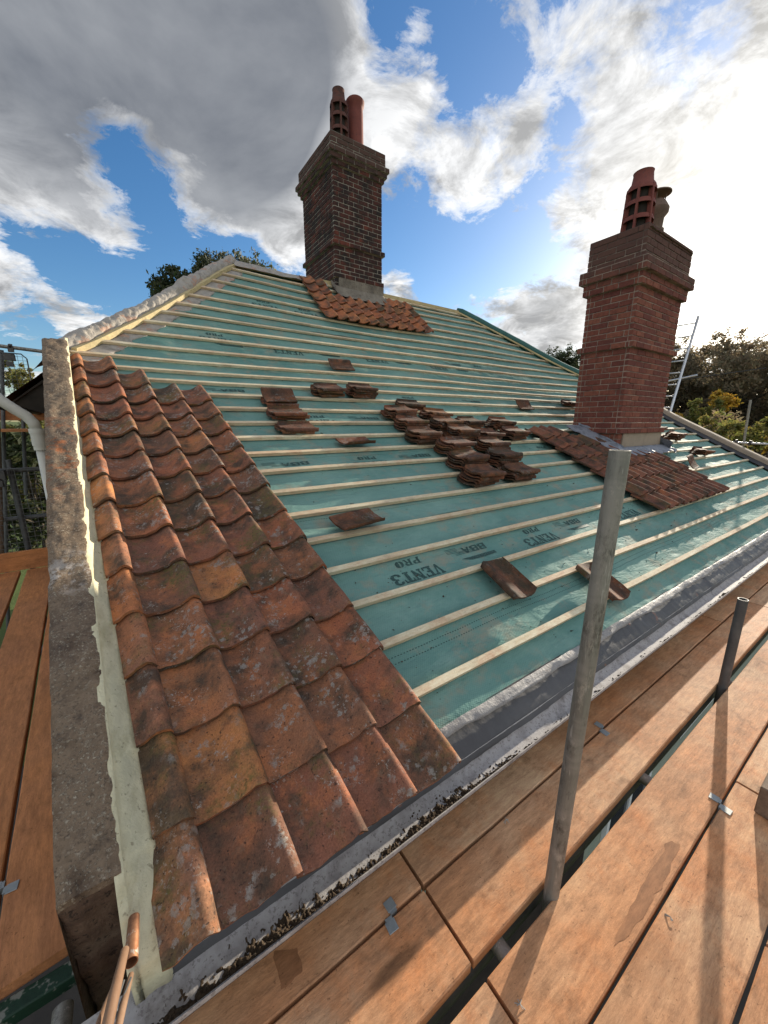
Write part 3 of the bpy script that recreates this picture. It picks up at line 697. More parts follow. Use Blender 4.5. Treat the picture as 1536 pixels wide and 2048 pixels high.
def hipline(t, side):
    k = 15.0+(KR-15.0)*t if side == 0 else 0
    return rp(xl(k), k, 0)
# hip timber on the left hip
hp = [rp(xl(k)+.0, k, .0) for k in [15.1+(25.95-15.1)*i/40 for i in range(41)]]
mb = MB(); vs = []
for p in hp:
    vs += [p+Vector((.045, -.02, -.045)), p+Vector((.05, -.024, .012)), p+Vector((.005, .02, .02)), p+Vector((-.03, .03, -.05))]
mb.add(vs, [(i*4+j, (i+1)*4+j, (i+1)*4+(j+1) % 4, i*4+(j+1) % 4) for i in range(40) for j in range(4)]+[(0, 1, 2, 3), (163, 162, 161, 160)])
obj('hip_batten', mb.me('hip_batten', 'hip_timber'), house)
# rolled felt over the left hip: crumpled half roll
mb = MB(); n = 320; m2 = 20; rows = []
for i in range(n+1):
    k = 14.6+(26.1-14.6)*i/n; p = rp(xl(max(15, k))+(-.05 if k < 15 else 0), k, 0)
    if k < 15: p.x = -.31-.06*(15-k)
    row = []
    wd = 1+.22*noise.noise(Vector((k*1.1, 5, 5)))+(.35*math.exp(-((k-21.6)/.35)**2))
    for j in range(m2+1):
        a = math.pi*(-.12+1.1*j/m2)
        r_ = .098*wd*(1+.12*noise.noise(Vector((k*3.2, j*.42, 2)))+.15*noise.noise(Vector((k*5.5, j*.35, 8)))+.05*noise.noise(Vector((k*14, j*.5, 3))))
        d = Vector((.72, -.69, 0))*(cos(a)*r_)+Vector((0, 0, 1))*(sin(a)*r_*1.15)
        row.append(p+Vector((-.075, .06, -.01))+d)
    row.append(row[-1]+Vector((-.16, .12, -.16)))
    rows.append(row)
mm = len(rows[0]); mb.add([p for r in rows for p in r], [(i*mm+j, i*mm+j+1, (i+1)*mm+j+1, (i+1)*mm+j) for i in range(n) for j in range(mm-1)])
hf = obj('hip_felt', mb.me('hip_felt', 'hip_felt', True), house); hf['label'] = 'crumpled grey felt rolled over the left hip'
# torn grey underlay along the hip, just inside the timber
mb = MB(); n = 130; rows = []
for i in range(n+1):
    k = 13.9+(25.9-13.9)*i/n; w = .24+.07*noise.noise(Vector((k*1.3, 1, 1)))+.05*noise.noise(Vector((k*5, 2, 1)))
    x0 = xl(max(15.05, k))+.03 if k >= 15.05 else -.33+.03
    rows.append([rp(x0+w*q, k, -.031+.006*noise.noise(Vector((k*4, q*3, 1)))) for q in (0, .3, .6, .85, 1)]+[rp(x0+w+.004, k, -.040)])
mm = 6; mb.add([p for r in rows for p in r], [(i*mm+j, i*mm+j+1, (i+1)*mm+j+1, (i+1)*mm+j) for i in range(n) for j in range(mm-1)])
obj('underlay', mb.me('underlay', 'hip_felt', True), house)
# ridge felt, left of the chimney, and ridge board right of it
mb = MB()
def rid(u, v):
    x = 1.85+(3.5-1.85)*u; o = noise.noise(Vector((x*4, v*3, 0)))
    return Vector((x, 7.09+(-.16+.3*v), 2.56-.84*abs(-.16+.3*v)+.025*o+.02))
mb.grid(rid, 40, 8); obj('ridge_felt', mb.me('ridge_felt', 'hip_felt', True), house)
mb = MB(); mb.box((3.4, 7.07, 2.50), (7.0, 7.11, 2.585)); obj('ridge_board', mb.me('ridge_board', 'hip_timber'), house)
# right hip: dark green roll + pale timber
mb = MB(); P = []
for i in range(41):
    y = 7.12-(7.12-4.62)*i/40; x = 10.91-1.56*(y-4.6)
    k = 26-(26-14.3)*i/40
    for k2 in range(0, 2601):
        pass
    P.append((x, y))
def zat(y):
    for k in range(-2, 27):
        a, b = prof(k), prof(k+1)
        if a[0] <= y <= b[0]: return a[1]+(b[1]-a[1])*(y-a[0])/(b[0]-a[0])
    return 2.55
mb.tube([Vector((x+.05, y+.06, zat(min(y, 7.08))+.03+.012*noise.noise(Vector((x*2, 0, 0))))) for x, y in P], [.105+.014*noise.noise(Vector((x*3, 2, 2))) for x, y in P], 10)
o = obj('hip_felt', mb.me('hip_felt', 'hip_membrane', True), house); o['label'] = 'dark green membrane rolled over the far right hip'
mb = MB(); mb.tube([Vector((x-.10, y-.03, zat(min(y, 7.08))+.0)) for x, y in P], .022, 4); obj('hip_batten', mb.me('hip_batten', 'hip_timber'), house)
# right verge: weathered coping
mb = MB(); n = 60
for i in range(n):
    pass
rows = []
for i in range(n+1):
    y = .95+(4.75-.95)*i/n; z = zat(y); x = 10.3+.22*(y-1.81)
    d = .008*noise.noise(Vector((y*6, 1, 1)))
    rows.append([Vector((x-.01, y, z-.1)), Vector((x, y, z+.03)), Vector((x+.03, y, z+.10+d)), Vector((x+.06, y, z+.125+d)), Vector((x+.20, y, z+.13-d)), Vector((x+.23, y, z+.09)), Vector((x+.23, y, z-.3))])
mb.add([p for r in rows for p in r], [(i*7+j, i*7+j+1, (i+1)*7+j+1, (i+1)*7+j) for i in range(n) for j in range(6)]+[tuple(range(7))])
o = obj('parapet', mb.me('verge_coping', 'smooth_render'), house); o['label'] = 'low weathered coping on the right hand verge'
mb = MB(); mb.grid(lambda u, v: Vector((10.3+.22*(.95+3.8*u-1.81)-.16+.16*v+.02*noise.noise(Vector((u*30, 0, 0)))*(1-v), .95+3.8*u, zat(.95+3.8*u)-.01+.05*v)), 60, 3)
obj('verge_flashing', mb.me('verge_flashing', 'gutter_black', True), house)

# ================================================================= chimneys
def brick_ring(mb, x0, y0, x1, y1, z, hgt, off=0, gap=.011, ln=.222, jit=.003, mi=0, skipz=None):
    """one course of bricks round a rectangle"""
    h = hgt-gap; dpt = .055
    def run(L):
        n = max(1, round(L/ln)); return n, L/n
    for side in range(4):
        L = (x1-x0) if side in (0, 2) else (y1-y0)
        n, l = run(L); st = [i*l for i in range(n+1)] if off == 0 else [0]+[(i+.5)*l for i in range(n)]+[L]
        for a, b in zip(st, st[1:]):
            j = random.uniform(-jit, jit); dz = random.uniform(-.001, .001)
            a2, b2 = a+gap/2, b-gap/2
            if side in (1, 3):
                if a == 0: a2 = dpt+gap*.6
                if b == L: b2 = L-dpt-gap*.6
                if b2-a2 < .02: continue
            if side == 0: bx = ((x0+a2, y0-j, z+dz), (x0+b2, y0+dpt, z+h+dz))
            elif side == 2: bx = ((x0+a2, y1-dpt, z+dz), (x0+b2, y1+j, z+h+dz))
            elif side == 3: bx = ((x0-j, y0+a2, z+dz), (x0+dpt, y0+b2, z+h+dz))
            else: bx = ((x1-dpt, y0+a2, z+dz), (x1+j, y0+b2, z+h+dz))
            mb.box(*bx, mi=mi, bev=.004)
def chimney(x0, y0, x1, y1, zb, ztop, course, bands, mats, label, ln):
    mb = MB(); z = zb; i = 0
    while z < ztop-.001:
        o = 0.
        for (za, zc, oo) in bands:
            if za-.001 <= z+course/2 < zc: o = oo
        brick_ring(mb, x0-o, y0-o, x1+o, y1+o, z, course, i % 2, ln=ln)
        c = MB(); r = .007
        mb.box((x0-o+r, y0-o+r, z-.0015), (x1+o-r, y1+o-r, z+course-.002), mi=1)
        z += course; i += 1
    ch = obj('chimney', mb.me('chimney', mats), house); ch['label'] = label
    return ch, z
# lower right chimney
cA, zA = chimney(6.04, 2.71, 7.50, 3.42, -.95, 2.48, .0793,
    [(-.13, -.05, .045), (1.04, 1.13, .045), (1.86, 1.95, .05), (1.95, 2.04, .10), (2.04, 2.14, .10), (2.14, 9, .03)],
    ['brick_red', 'brick_red_mortar'], 'red brick chimney standing on the lower slope', .225)
mb = MB(); mb.grid(lambda u, v: Vector((6.03+1.49*u, 2.66+.8*v, 2.485+.05*sin(u*3.14)*sin(v*3.14)+.012*noise.noise(Vector((u*14, v*7, 0))))), 30, 14)
obj('flaunching', mb.me('flaunching', 'apron_cement', True), cA)
# smooth render at the chimney foot
mb = MB(); mb.box((6.16, 2.692, -.50), (7.512, 2.712, -.118)); mb.box((7.512, 2.70, -.5), (7.518, 3.3, -.118)); o = obj('render_band', mb.me('render_band', 'smooth_render'), cA)
def pot_louvre(cx, cy, z, s, mat, parent, h=1.0):
    """tapered louvred pot: ribs, rings and dark openings"""
    mb = MB(); r0, r1 = .155*s, .135*s; H = h
    mb.lathe((cx, cy, z), [(r0*1.02, -.05), (r0, .10*H), (r0*.985, .12*H)], 24)
    nr = 10
    ringz = [.12, .34, .56, .76]
    for i, q in enumerate(ringz):
        r_ = r0+(r1-r0)*q
        mb.lathe((cx, cy, z), [(r_*.80, (q-.02)*H), (r_*1.0, (q-.035)*H), (r_*1.07, (q-.04)*H), (r_*1.05, (q-.005)*H), (r_*.96, (q+.03)*H), (r_*.80, (q+.03)*H)], 24)
    for k_ in range(6):
        a = 2*math.pi*k_/6+.25
        r_a, r_b = r0*1.02, r1*1.02
        M = Matrix.Rotation(a, 4, 'Z')
        p = []
        for (r_, q) in ((r_a, .1), (r_b, .77)):
            for dx, dy in ((-.05, -.014), (.012, -.014), (.012, .014), (-.05, .014)):
                p.append(Vector((cx, cy, z))+M @ Vector((r_+dx, dy, q*H)))
        mb.add(p, [(0, 1, 5, 4), (1, 2, 6, 5), (2, 3, 7, 6), (3, 0, 4, 7)])
    mb.lathe((cx, cy, z), [(r1*1.06, .74*H), (r1*1.0, .80*H), (r1*.80, .85*H), (r1*.72, .97*H), (r1*.76, 1.0*H), (r1*.62, 1.0*H), (r1*.6, .8*H)], 24)
    mb.lathe((cx, cy, z), [(r0*.72, 0), (r1*.72, .8*H)], 20, 1)
    o = obj('chimney_pot', autosmooth(mb.me('chimney_pot', [mat, 'dark_timber_and_shade']), 40), parent); return o
o = pot_louvre(6.32, 2.98, 2.44, 1.22, 'clay_pot', cA, .86); o['label'] = 'tall tapered louvred red clay pot'
mb = MB(); c0 = (7.02, 3.08, 2.46)
mb.lathe(c0, [(.14, -.03), (.135, .30), (.15, .32), (.15, .35), (.125, .37), (.13, .50), (.175, .56), (.18, .62), (.12, .72), (.10, .74), (.06, .74)], 22)
for a in range(4):
    b = a*math.pi/2+.4; mb.tube([Vector(c0)+Vector((.10*cos(b), .10*sin(b), .70)), Vector(c0)+Vector((.12*cos(b), .12*sin(b), .82))], .008, 6)
mb.lathe(c0, [(.001, .875), (.10, .865), (.18, .835), (.182, .82), (.10, .83), (.001, .835)], 22)
o = obj('chimney_pot', autosmooth(mb.me('chimney_pot', 'clay_pot_buff')), cA); o['label'] = 'buff pot with a capped cowl'
# lead flashing round the lower chimney
def apron(name, fn, nu, nv, mat, par_, lab=None):
    mb = MB(); mb.grid(fn, nu, nv); mb.grid(lambda u, v: fn(u, v)+Vector((0, .002, -.006)), nu, nv)
    o = obj(name, mb.me(name, mat, True), par_)
    if lab: o['label'] = lab
    return o
KA = 6.45
def fl_front(u, v):
    x = 5.93+(7.64-5.93)*u
    if v < .3: q = v/.3; return Vector((x, 2.688-.002*q, -.375-.03*q))
    q = (v-.3)/.7; k = KA-.03-q*(.86+.09*sin(x*22)+.06*noise.noise(Vector((x*5, 0, 0))))
    return rp(x, k, .075+.012*sin(x*29)*q+.01*noise.noise(Vector((x*9, q*3, 1))))
apron('flashing', fl_front, 90, 10, 'lead', cA, 'crimped grey lead apron along the chimney front')
def fl_side(u, v):
    k = KA-.4+2.9*u; yk = prof(k)[0]
    top = Vector((6.015, yk, prof(k)[1]+.13+.04*noise.noise(Vector((k*1.4, 0, 0)))))
    if v < .4: return top+(rp(6.0, k, .07)-top)*(v/.4)
    q = (v-.4)/.6
    return rp(6.0-q*(.28+.13*noise.noise(Vector((k*1.1, 3, 0)))+.10*u), k, .105+.015*noise.noise(Vector((k*2, q*2, 2)))+.006*sin(k*9+q*4)-.03*q)
apron('flashing', fl_side, 70, 12, 'lead', cA, 'wide crumpled grey lead sheet beside the lower chimney')
apron('flashing', lambda u, v: rp(7.50+.17*v, KA-.5+3.4*u, .16*(1-v)**2+.02+.01*sin(u*25)), 40, 6, 'lead', cA)
# ridge chimney
cB, zB = chimney(3.64, 6.90, 4.68, 8.24, 1.7, 4.83, .0765,
    [(1.7, 2.72, .0), (2.80, 3.18, .0), (3.18, 3.26, .045), (2.62, 2.71, .03), (4.38, 4.46, .035), (4.46, 4.54, .075), (4.54, 4.63, .105), (4.63, 9, .05)],
    ['brick_old', 'brick_old_mortar'], 'dark sooty brick chimney astride the ridge', .225)
mb = MB(); mb.grid(lambda u, v: Vector((3.60+1.12*u, 6.86+1.42*v, zB-.002+.04*sin(u*3.14)*sin(v*3.14)+.012*noise.noise(Vector((u*9, v*9, 0))))), 24, 24)
obj('flaunching', mb.me('flaunching', 'apron_cement', True), cB)
o = pot_louvre(3.98, 7.25, zB-.02, 1.08, 'clay_pot_dark', cB, .92); o['label'] = 'sooty louvred clay pot'
mb = MB(); mb.lathe((4.34, 7.28, zB-.02), [(.150, -.02), (.145, .7), (.14, .80), (.165, .84), (.172, .90), (.155, .92), (.125, .91), (.12, .3)], 24)
o = obj('chimney_pot', autosmooth(mb.me('chimney_pot', 'clay_pot')), cB); o['label'] = 'plain tall red pot with a rolled rim'
# rendered plinth and cement skirt of ridge chimney
mb = MB()
mb.add([Vector(p) for p in ((3.70, 6.865, 1.9), (4.70, 6.865, 1.9), (4.70, 6.878, 2.64), (3.70, 6.878, 2.64), (3.70, 6.93, 1.9), (4.70, 6.93, 1.9), (4.70, 6.93, 2.66), (3.70, 6.93, 2.66))],
       [(0, 1, 2, 3), (1, 5, 6, 2), (3, 2, 6, 7), (4, 0, 3, 7)])
obj('plinth', mb.me('plinth', 'apron_cement'), cB)
def skirt(u, v):
    path = [(3.60, 25.8), (3.56, 25.2), (3.58, 24.75), (3.66, 24.55), (4.2, 24.5), (4.74, 24.5), (4.80, 24.8), (4.80, 25.6)]
    top = [(3.64, 7.12), (3.64, 6.96), (3.64, 6.9), (3.70, 6.87), (4.2, 6.865), (4.70, 6.865), (4.70, 6.95), (4.70, 7.1)]
    t_ = u*7; i = min(6, int(t_)); f = t_-i
    a = path[i][0]*(1-f)+path[i+1][0]*f; k = path[i][1]*(1-f)+path[i+1][1]*f
    bx = top[i][0]*(1-f)+top[i+1][0]*f; by = top[i][1]*(1-f)+top[i+1][1]*f
    B_ = rp(a, k-.65+.12*noise.noise(Vector((u*12, 0, 0))), .07); T_ = Vector((bx, by, zat(min(by, 7.08))+.10))
    p = T_*(1-v)+B_*v; p.z -= .05*sin(v*3.14); p += Vector((0, 0, .012*noise.noise(Vector((u*14, v*4, 0))))); return p
apron('skirt', skirt, 60, 8, 'apron_cement', cB, 'grey cement skirt between ridge chimney and tiles')

# ================================================================= loose pantiles
def tile_mesh(seed, L=.345, W=.235):
    rnd = random.Random(seed); nu, nv = 16, 8; th = .0125; L *= rnd.uniform(.96, 1.03)
    prof_ = [(-.5, .022), (-.47, .009), (-.40, .001), (-.25, 0), (-.05, .002), (.10, .007), (.22, .016), (.32, .026), (.40, .030), (.47, .025), (.50, .013)]
    vs = []; n = len(prof_)
    for side in (1, 0):
        for j in range(nv+1):
            v = j/nv-.5
            for i, (u, h) in enumerate(prof_):
                e = .004*noise.noise(Vector((u*7, v*7+seed*3.1, seed)))
                corner = .018*max(0, abs(u)-.36)/.14*(1 if abs(v) > .49 else 0)
                x = v*(L-2*corner)+e*(1 if abs(v) > .49 else 0)
                y = u*W+e
                vs.append(Vector((x, y, h*.95+(th if side else 0)+.002*noise.noise(Vector((u*5, v*5, seed+9))))))
    fs = []; o2 = (nv+1)*n
    for j in range(nv):
        for i in range(n-1):
            a = j*n+i; fs.append((a, a+n, a+n+1, a+1)); a += o2; fs.append((a, a+1, a+n+1, a+n))
    for i in range(n-1): fs.append((i, i+1, o2+i+1, o2+i)); a = nv*n+i; fs.append((a, o2+a, o2+a+1, a+1))
    for j in range(nv): fs.append((j*n, o2+j*n, o2+(j+1)*n, (j+1)*n)); a = j*n+n-1; fs.append((a, a+n, o2+a+n, o2+a))
    me = mesh('pantile', vs, fs, 'pantile_loose')
    bm = bmesh.new(); bm.from_mesh(me); bmesh.ops.recalc_face_normals(bm, faces=bm.faces); bm.to_mesh(me); bm.free()
    return autosmooth(me, 45)
TM = [tile_mesh(i) for i in range(6)]
def roof_frame(x, k, yaw=0., tilt=0., roll=0.):
    a = slope(k); X = Vector((1, 0, 0)); Y = Vector((0, cos(a), sin(a))); Z = X.cross(Y)
    M = Matrix(((X.x, Y.x, Z.x), (X.y, Y.y, Z.y), (X.z, Y.z, Z.z))).to_4x4()
    return M @ Matrix.Rotation(yaw, 4, 'Z') @ Matrix.Rotation(tilt, 4, 'X') @ Matrix.Rotation(roll, 4, 'Y')
GRP = 'loose pantiles lying and stacked on the battens'
proto = None
def put_tile(x, k, off, label, yaw=0., tilt=0., roll=0., flip=False):
    """k: centre"""
    o = bpy.data.objects.new('pantile', random.choice(TM)); C.objects.link(o)
    M = roof_frame(x, k, yaw, tilt, roll)
    if flip: M = M @ Matrix.Rotation(math.pi, 4, 'Z')
    p = rp(x, k, off); M = Matrix.Translation(p) @ M
    o.matrix_world = M
    return tag(o, label, 'roof tile', GRP)
STK = [  # x0,x1 of the stack, batten k, count, where
 (2.92, 3.24, 11, 3, 'stack nearest the ridge at the back of the big group'),
 (2.48, 2.92, 10, 5, 'stack at the left back corner of the big group'),
 (3.06, 3.50, 10, 4, 'second back stack from the left of the big group'),
 (2.47, 2.92, 9, 5, 'tall stack second down on the left edge of the big group'),
 (3.00, 3.42, 9, 5, 'stack in the middle of the second back row of piles'),
 (3.48, 3.88, 9.2, 4, 'stack at the right end of the second back row of piles'),
 (2.44, 2.90, 8, 5, 'smooth topped stack on the left edge'),
 (3.02, 3.48, 8, 6, 'stack in the centre of the big group'),
 (3.52, 3.90, 8, 4, 'low dark stack right of the centre pile'),
 (4.00, 4.44, 9, 5, 'separate stack right of the big group, nearer the ridge'),
 (3.96, 4.42, 8, 5, 'mossy stack touching the brown laid tiles'),
 (2.64, 3.12, 7, 6, 'tall stack on the left, third row up from the front piles'),
 (3.28, 3.74, 7, 5, 'yellow mossed stack third row up at right'),
 (2.58, 3.04, 6, 6, 'tall stack on the left of the second row from the front'),
 (3.14, 3.60, 6, 6, 'tall square stack, right of the second row from the front'),
 (2.56, 2.98, 5, 6, 'tall front stack of the big group, on its left'),
 (3.10, 3.56, 5, 5, 'lower front stack of the big group, on its right'),
 (1.20, 1.54, 11, 2, 'small sooty pile uppermost of three on the left'),
 (1.19, 1.56, 10, 3, 'small pile in the middle of three on the left'),
 (1.17, 1.54, 9, 2, 'small pile lowest of three on the left'),
 (1.85, 2.22, 12, 4, 'left pile of the pair below the lone reddish tile'),
 (2.28, 2.70, 12, 5, 'right pile of the pair below the lone reddish tile'),
 (8.45, 8.95, 7, 6, 'stack just right of the lower chimney by the far verge'),
 (8.9, 9.3, 8.6, 2, 'little stack behind the one right of the lower chimney'),
 (8.45, 8.90, 5, 4, 'jumbled pile right of the lower chimney'),
 (7.0, 7.3, 12, 3, 'dark pile half hidden by the left edge of the lower chimney'),
]
for si, (x0, x1, k, n, where) in enumerate(STK):
    xc = (x0+x1)/2; yw = random.uniform(-.06, .06)
    for i in range(n):
        top = i == n-1
        lab = ('topmost pantile of the ' if top else 'pantile within the ')+where
        kc = k+.02+.235/2/G*1.0
        rz = yw+random.uniform(-.09, .09); rl = random.uniform(-.012, .012)
        dx = random.uniform(-.022, .022)
        if si == 24: rz += random.uniform(-.15, .15)
        if si == 17 and top: put_tile(xc+.01, kc+.1, .02+i*.03, lab, rz, .16, 0); continue
        put_tile(xc+dx, kc-.04-i*.02+random.uniform(-.03, .04), -.013+i*.0268, lab, rz, -.155+random.uniform(-.02, .02), rl, flip=True)
# single tiles
put_tile(2.61, 15.45, .03, 'lone reddish pantile lying flat above the pair of piles', .05, .12)
put_tile(1.83, 8.30, .012, 'single dark pantile on its edge right of the three small left piles', .05, -.36)
put_tile(1.25, 4.25, .03, 'single pale edged pantile on the battens beside the laid tile verge', .10, -.34)
put_tile(1.97, 1.36, .018, 'single pantile lying up the slope left of the tall pole', math.pi/2+.03, 0, .0)
put_tile(2.73, .36, .018, 'single pantile lying up the slope behind the tall pole', math.pi/2-.03, .0, .0)
put_tile(5.55, 11.9, .02, 'single thin pantile on the battens left of the lower chimney', 0, .25)
put_tile(7.5, 4.5, .04, 'single tile tipped up right of the crimped lead apron', .15, .5)
# crumbs of clay and moss on the membrane
cr = MB()
for i in range(420):
    x = random.uniform(.9, 6); k = random.uniform(-.3, 14) if i % 3 else random.uniform(-.4, 3); s = random.uniform(.002, .0055)*(2.2 if random.random() < .08 else 1)
    p = rp(x, k, memb_off(x, k))
    q = [p+Vector((random.uniform(-s, s)*1.5, random.uniform(-s, s)*1.5, random.uniform(0, s*1.3))) for _ in range(5)]
    cr.add(q+[p+Vector((0, 0, -.004))], [(0, 1, 2), (0, 2, 3), (0, 3, 4), (1, 2, 5), (2, 3, 5), (0, 1, 5), (3, 4, 5), (0, 4, 5)])
thing_mesh('clay_crumbs', cr.me('clay_crumbs', 'debris'), 'dark crumbs of moss and clay scattered on the green membrane', 'debris', kind='stuff')

# ================================================================= scaffold
ZB = -1.55
def board(x0, x1, y0, y1, label, mat='board_wood', z=ZB, ang=0., org=None):
    L, W = x1-x0, y1-y0; mb = MB(); n = max(4, int(L/.12))
    vs = []; ph = random.random()*30
    for i in range(n+1):
        x = L*i/n
        ea = .003*noise.noise(Vector((x*3, ph, 0))); eb = .003*noise.noise(Vector((x*3, ph, 5)))
        b = 0.
        vs += [Vector((x, ea, -.038+b)), Vector((x, ea, -.004+b)), Vector((x, ea+.004, b)), Vector((x, W-eb-.004, b)), Vector((x, W-eb, -.004+b)), Vector((x, W-eb, -.038+b))]
    fs = [(i*6+j, i*6+(j+1) % 6, (i+1)*6+(j+1) % 6, (i+1)*6+j) for i in range(n) for j in range(6)]+[(5, 4, 3, 2, 1, 0), tuple(n*6+j for j in range(6))]
    mb.add([v-Vector((L/2, W/2, 0)) for v in vs], [f[::-1] for f in fs])
    o = obj('scaffold_board', mb.me('scaffold_board', mat))
    if org: o.location = org
    else: o.location = ((x0+x1)/2, (y0+y1)/2, z)
    o.rotation_euler.z = ang
    return tag(o, label, 'scaffold board', 'scaffold boards of the walkways')
JX = .655
rows_ = [(.716, .945, 'against the gutter'), (.488, .706, 'second from the gutter, just inside the pole gap'), (.236, .442, 'just outside the pole gap'), (.018, .226, 'fourth from the gutter'), (-.21, .008, 'fifth from the gutter'), (-.44, -.22, 'outermost in view at the lower right corner')]
for i, (a, b, w) in enumerate(rows_):
    cuts = {0: (-.22, JX-.004, 3.76, 7.6), 1: (-3.2, JX-.004, 4.4, 8.2), 2: (-3.2, JX+.002, 4.5, 8.3), 3: (-1.8, 2.05, 5.9, 9.7), 4: (-2.4, 1.42, 5.2, 9), 5: (-2, 3.1, 7)}[i]
    for j, (p, q) in enumerate(zip(cuts, cuts[1:])):
        side = ['near left length of the board ', 'middle length of the board ', 'far right length of the board '][j] if len(cuts) == 4 else ['near length of the board ', 'far length of the board '][j]
        board(p+.006, q-.006, a, b, side+w)
def stain(pts, label, x0):
    mb = MB(); n = len(pts); out = []
    for i in range(n):
        a, b = Vector(pts[i]), Vector(pts[(i+1) % n])
        for q in range(6):
            p = a+(b-a)*q/6; out.append(p+Vector((noise.noise(Vector((p.x*30, p.y*30, 1))), noise.noise(Vector((p.x*30, p.y*30, 7)))))*.014)
    c = sum(out, Vector((0, 0)))/len(out)
    bm = bmesh.new(); f = bm.faces.new([bm.verts.new((p.x, p.y, ZB+.0009)) for p in out]); bmesh.ops.triangulate(bm, faces=[f], ngon_method='EAR_CLIP'); bm.verts.index_update()
    mb.add([v.co.copy() for v in bm.verts], [tuple(v.index for v in q.verts) for q in bm.faces]); bm.free()
    o = thing_mesh('wet_stain', mb.me('wet_stain', 'wet_wood'), label, 'stain', 'wet stains on the boards')
def zp(*p): return [tuple(at_z(a, b, ZB)[:2]) for a, b in p]
stain(zp((548, 1905), (590, 1893), (608, 1940), (565, 1980)), 'dark square damp mark on the board below the tiled verge', 0)
stain(zp((1340, 1680), (1362, 1690), (1330, 1768), (1284, 1840), (1228, 1895), (1250, 1825), (1298, 1745)), 'long dark wet trail on the board right of the tall upright', 0)
# left platform, boards running along the gable (skewed with it)
SKA = math.atan(-.07)
def lboard(xc, y0, y1, w, label, z=ZB, mat='board_wood_orange'):
    yc = (y0+y1)/2; L = (y1-y0)
    return board(0, L, 0, w, label, mat, ang=math.pi/2-SKA, org=(xc-.07*(yc-1.5), yc, z))
lboard(-.425, 1.20, 5.335, .215, 'orange board running beside the parapet foot')
lboard(-.657, 1.20, 5.335, .220, 'orange board second out from the parapet')
lboard(-.935, 1.2, 5.335, .225, 'orange board third out, beyond the wide dark gap')
lboard(-1.17, 1.2, 5.335, .225, 'orange board fourth out at the picture edge')
lboard(-.40, 2.95, 4.9, .12, 'short narrow offcut lying on the board beside the parapet', z=ZB+.04)
def pole(pts, label, mat='galvanised', r=.02415, couplers=(), name='scaffold_tube', cat='scaffold tube', hollow=True, grp='scaffold tubes'):
    pts = [Vector(p) for p in pts]; e = empty(name, pts[0]); tag(e, label, cat, grp)
    mb = MB(); mb.tube(pts, r, 24, hollow=.84 if hollow else 0)
    me = mb.me('tube', mat); autosmooth(me, 40); obj('tube', me, e)
    for c in couplers:
        c = Vector(c); m = MB(); t_ = (pts[-1]-pts[0]).normalized()
        m.tube([c-t_*.028, c+t_*.028], r*1.32, 14); a = t_.orthogonal().normalized(); b = t_.cross(a)
        m.tube([c+a*r*1.2, c+a*(r+.05)], .012, 6); m.tube([c-a*.02+b*r, c+b*(r+.045)-a*.02], .02, 8)
        m.box((-.03, -.02, -.03), (.03, .02, .03), M=Matrix.Translation(c-a*r*1.6))
        obj('coupler', m.me('coupler', 'coupler_steel'), e)
    return e
pole([(.995, .463, -4.4), (1.0, .455, -1.55), (1.013, .445, -.067)], 'tall galvanised upright standing in the board gap in front of the lower chimney')
pole([(2.80, .463, -4.4), (2.80, .463, -1.55), (2.795, .465, -.978)], 'short dark galvanised upright standing in the board gap farther right', 'galvanised_dark')
for i, (x, w) in enumerate(((-.35, 'below the parapet corner'), (.775, 'left of the tall upright'), (1.80, 'between the two uprights'), (2.98, 'just beyond the short upright'), (4.2, 'far along the gap'))):
    pole([(x, -1.2, ZB-.066), (x, 1.1, ZB-.066)], 'transom tube crossing under the boards '+w, 'galvanised')
pole([(-3, .52, ZB-.12), (8.5, .52, ZB-.12)], 'ledger tube running lengthwise beneath the board gap', 'galvanised_dark')
pole([(-1.3, 1.14, ZB-.14), (-.30, 1.02, ZB-.14)], 'worn grey tube end poking out under the parapet foot')
gb = MB(); gb.box((-1.5, 1.14, ZB-.075), (-.30, 1.19, ZB-.03), bev=.004); thing_at('painted_batten', gb, 'green_paint', 'green painted bar under the ends of the left hand boards', 'bar')
# board clips
def clip(p, ang, label):
    e = empty('board_clip', p, ang); tag(e, label, 'clip', 'metal clips joining the boards')
    for s in (-1, 1):
        m = MB(); m.box((-.017+s*.013, -.016+s*.024, .0015), (.017+s*.013, .016+s*.024, .0045), bev=.0012)
        m.box((-.012+s*.012, min(0, s*.012), -.02), (.012+s*.012, max(0, s*.012), .004))
        o = obj('tab', m.me('tab', 'clip_metal'), e, keep=False); o.rotation_euler = (0, 0, s*.05)
clip((.515, .711, ZB), 0, 'pair of grey metal tabs across the joint nearest the tiled verge')
clip((1.86, .711, ZB), 0, 'pair of small metal tabs behind the tall upright')
clip((1.86, .231, ZB), 0, 'pair of metal tabs outside the pole gap at the lower right')
clip((-.535, 1.52, ZB), math.pi/2, 'grey metal tab on the orange boards left of the parapet')
# timber block and its bracket at the right edge
m = MB(); m.box((1.93, .075, ZB+.002), (2.10, .145, ZB+.13), bev=.004); thing_at('timber_block', m, 'old_timber', 'dark brown timber block standing on the outer boards at the right edge', 'timber')
# small wood shavings
for i, (px, py, lab) in enumerate(((1040, 2010, 'white curled shaving on the board at the bottom'), (1012, 1640, 'pale thin shaving beside the second board joint'), (1340, 1835, 'tiny pale splinter by the wet stain'))):
    p = at_z(px, py, ZB+.004); m = MB()
    for j in range(3):
        a = random.random()*6.28; d = Vector((cos(a), sin(a), .3))*.014
        m.tube([p-d, p+Vector((0, 0, .004)), p+d.cross(Vector((0, 0, 1)))*.5+d*.5], .0012, 5)
    thing_at('wood_shaving', m, 'hip_felt', lab, 'shaving', 'wood shavings on the boards')
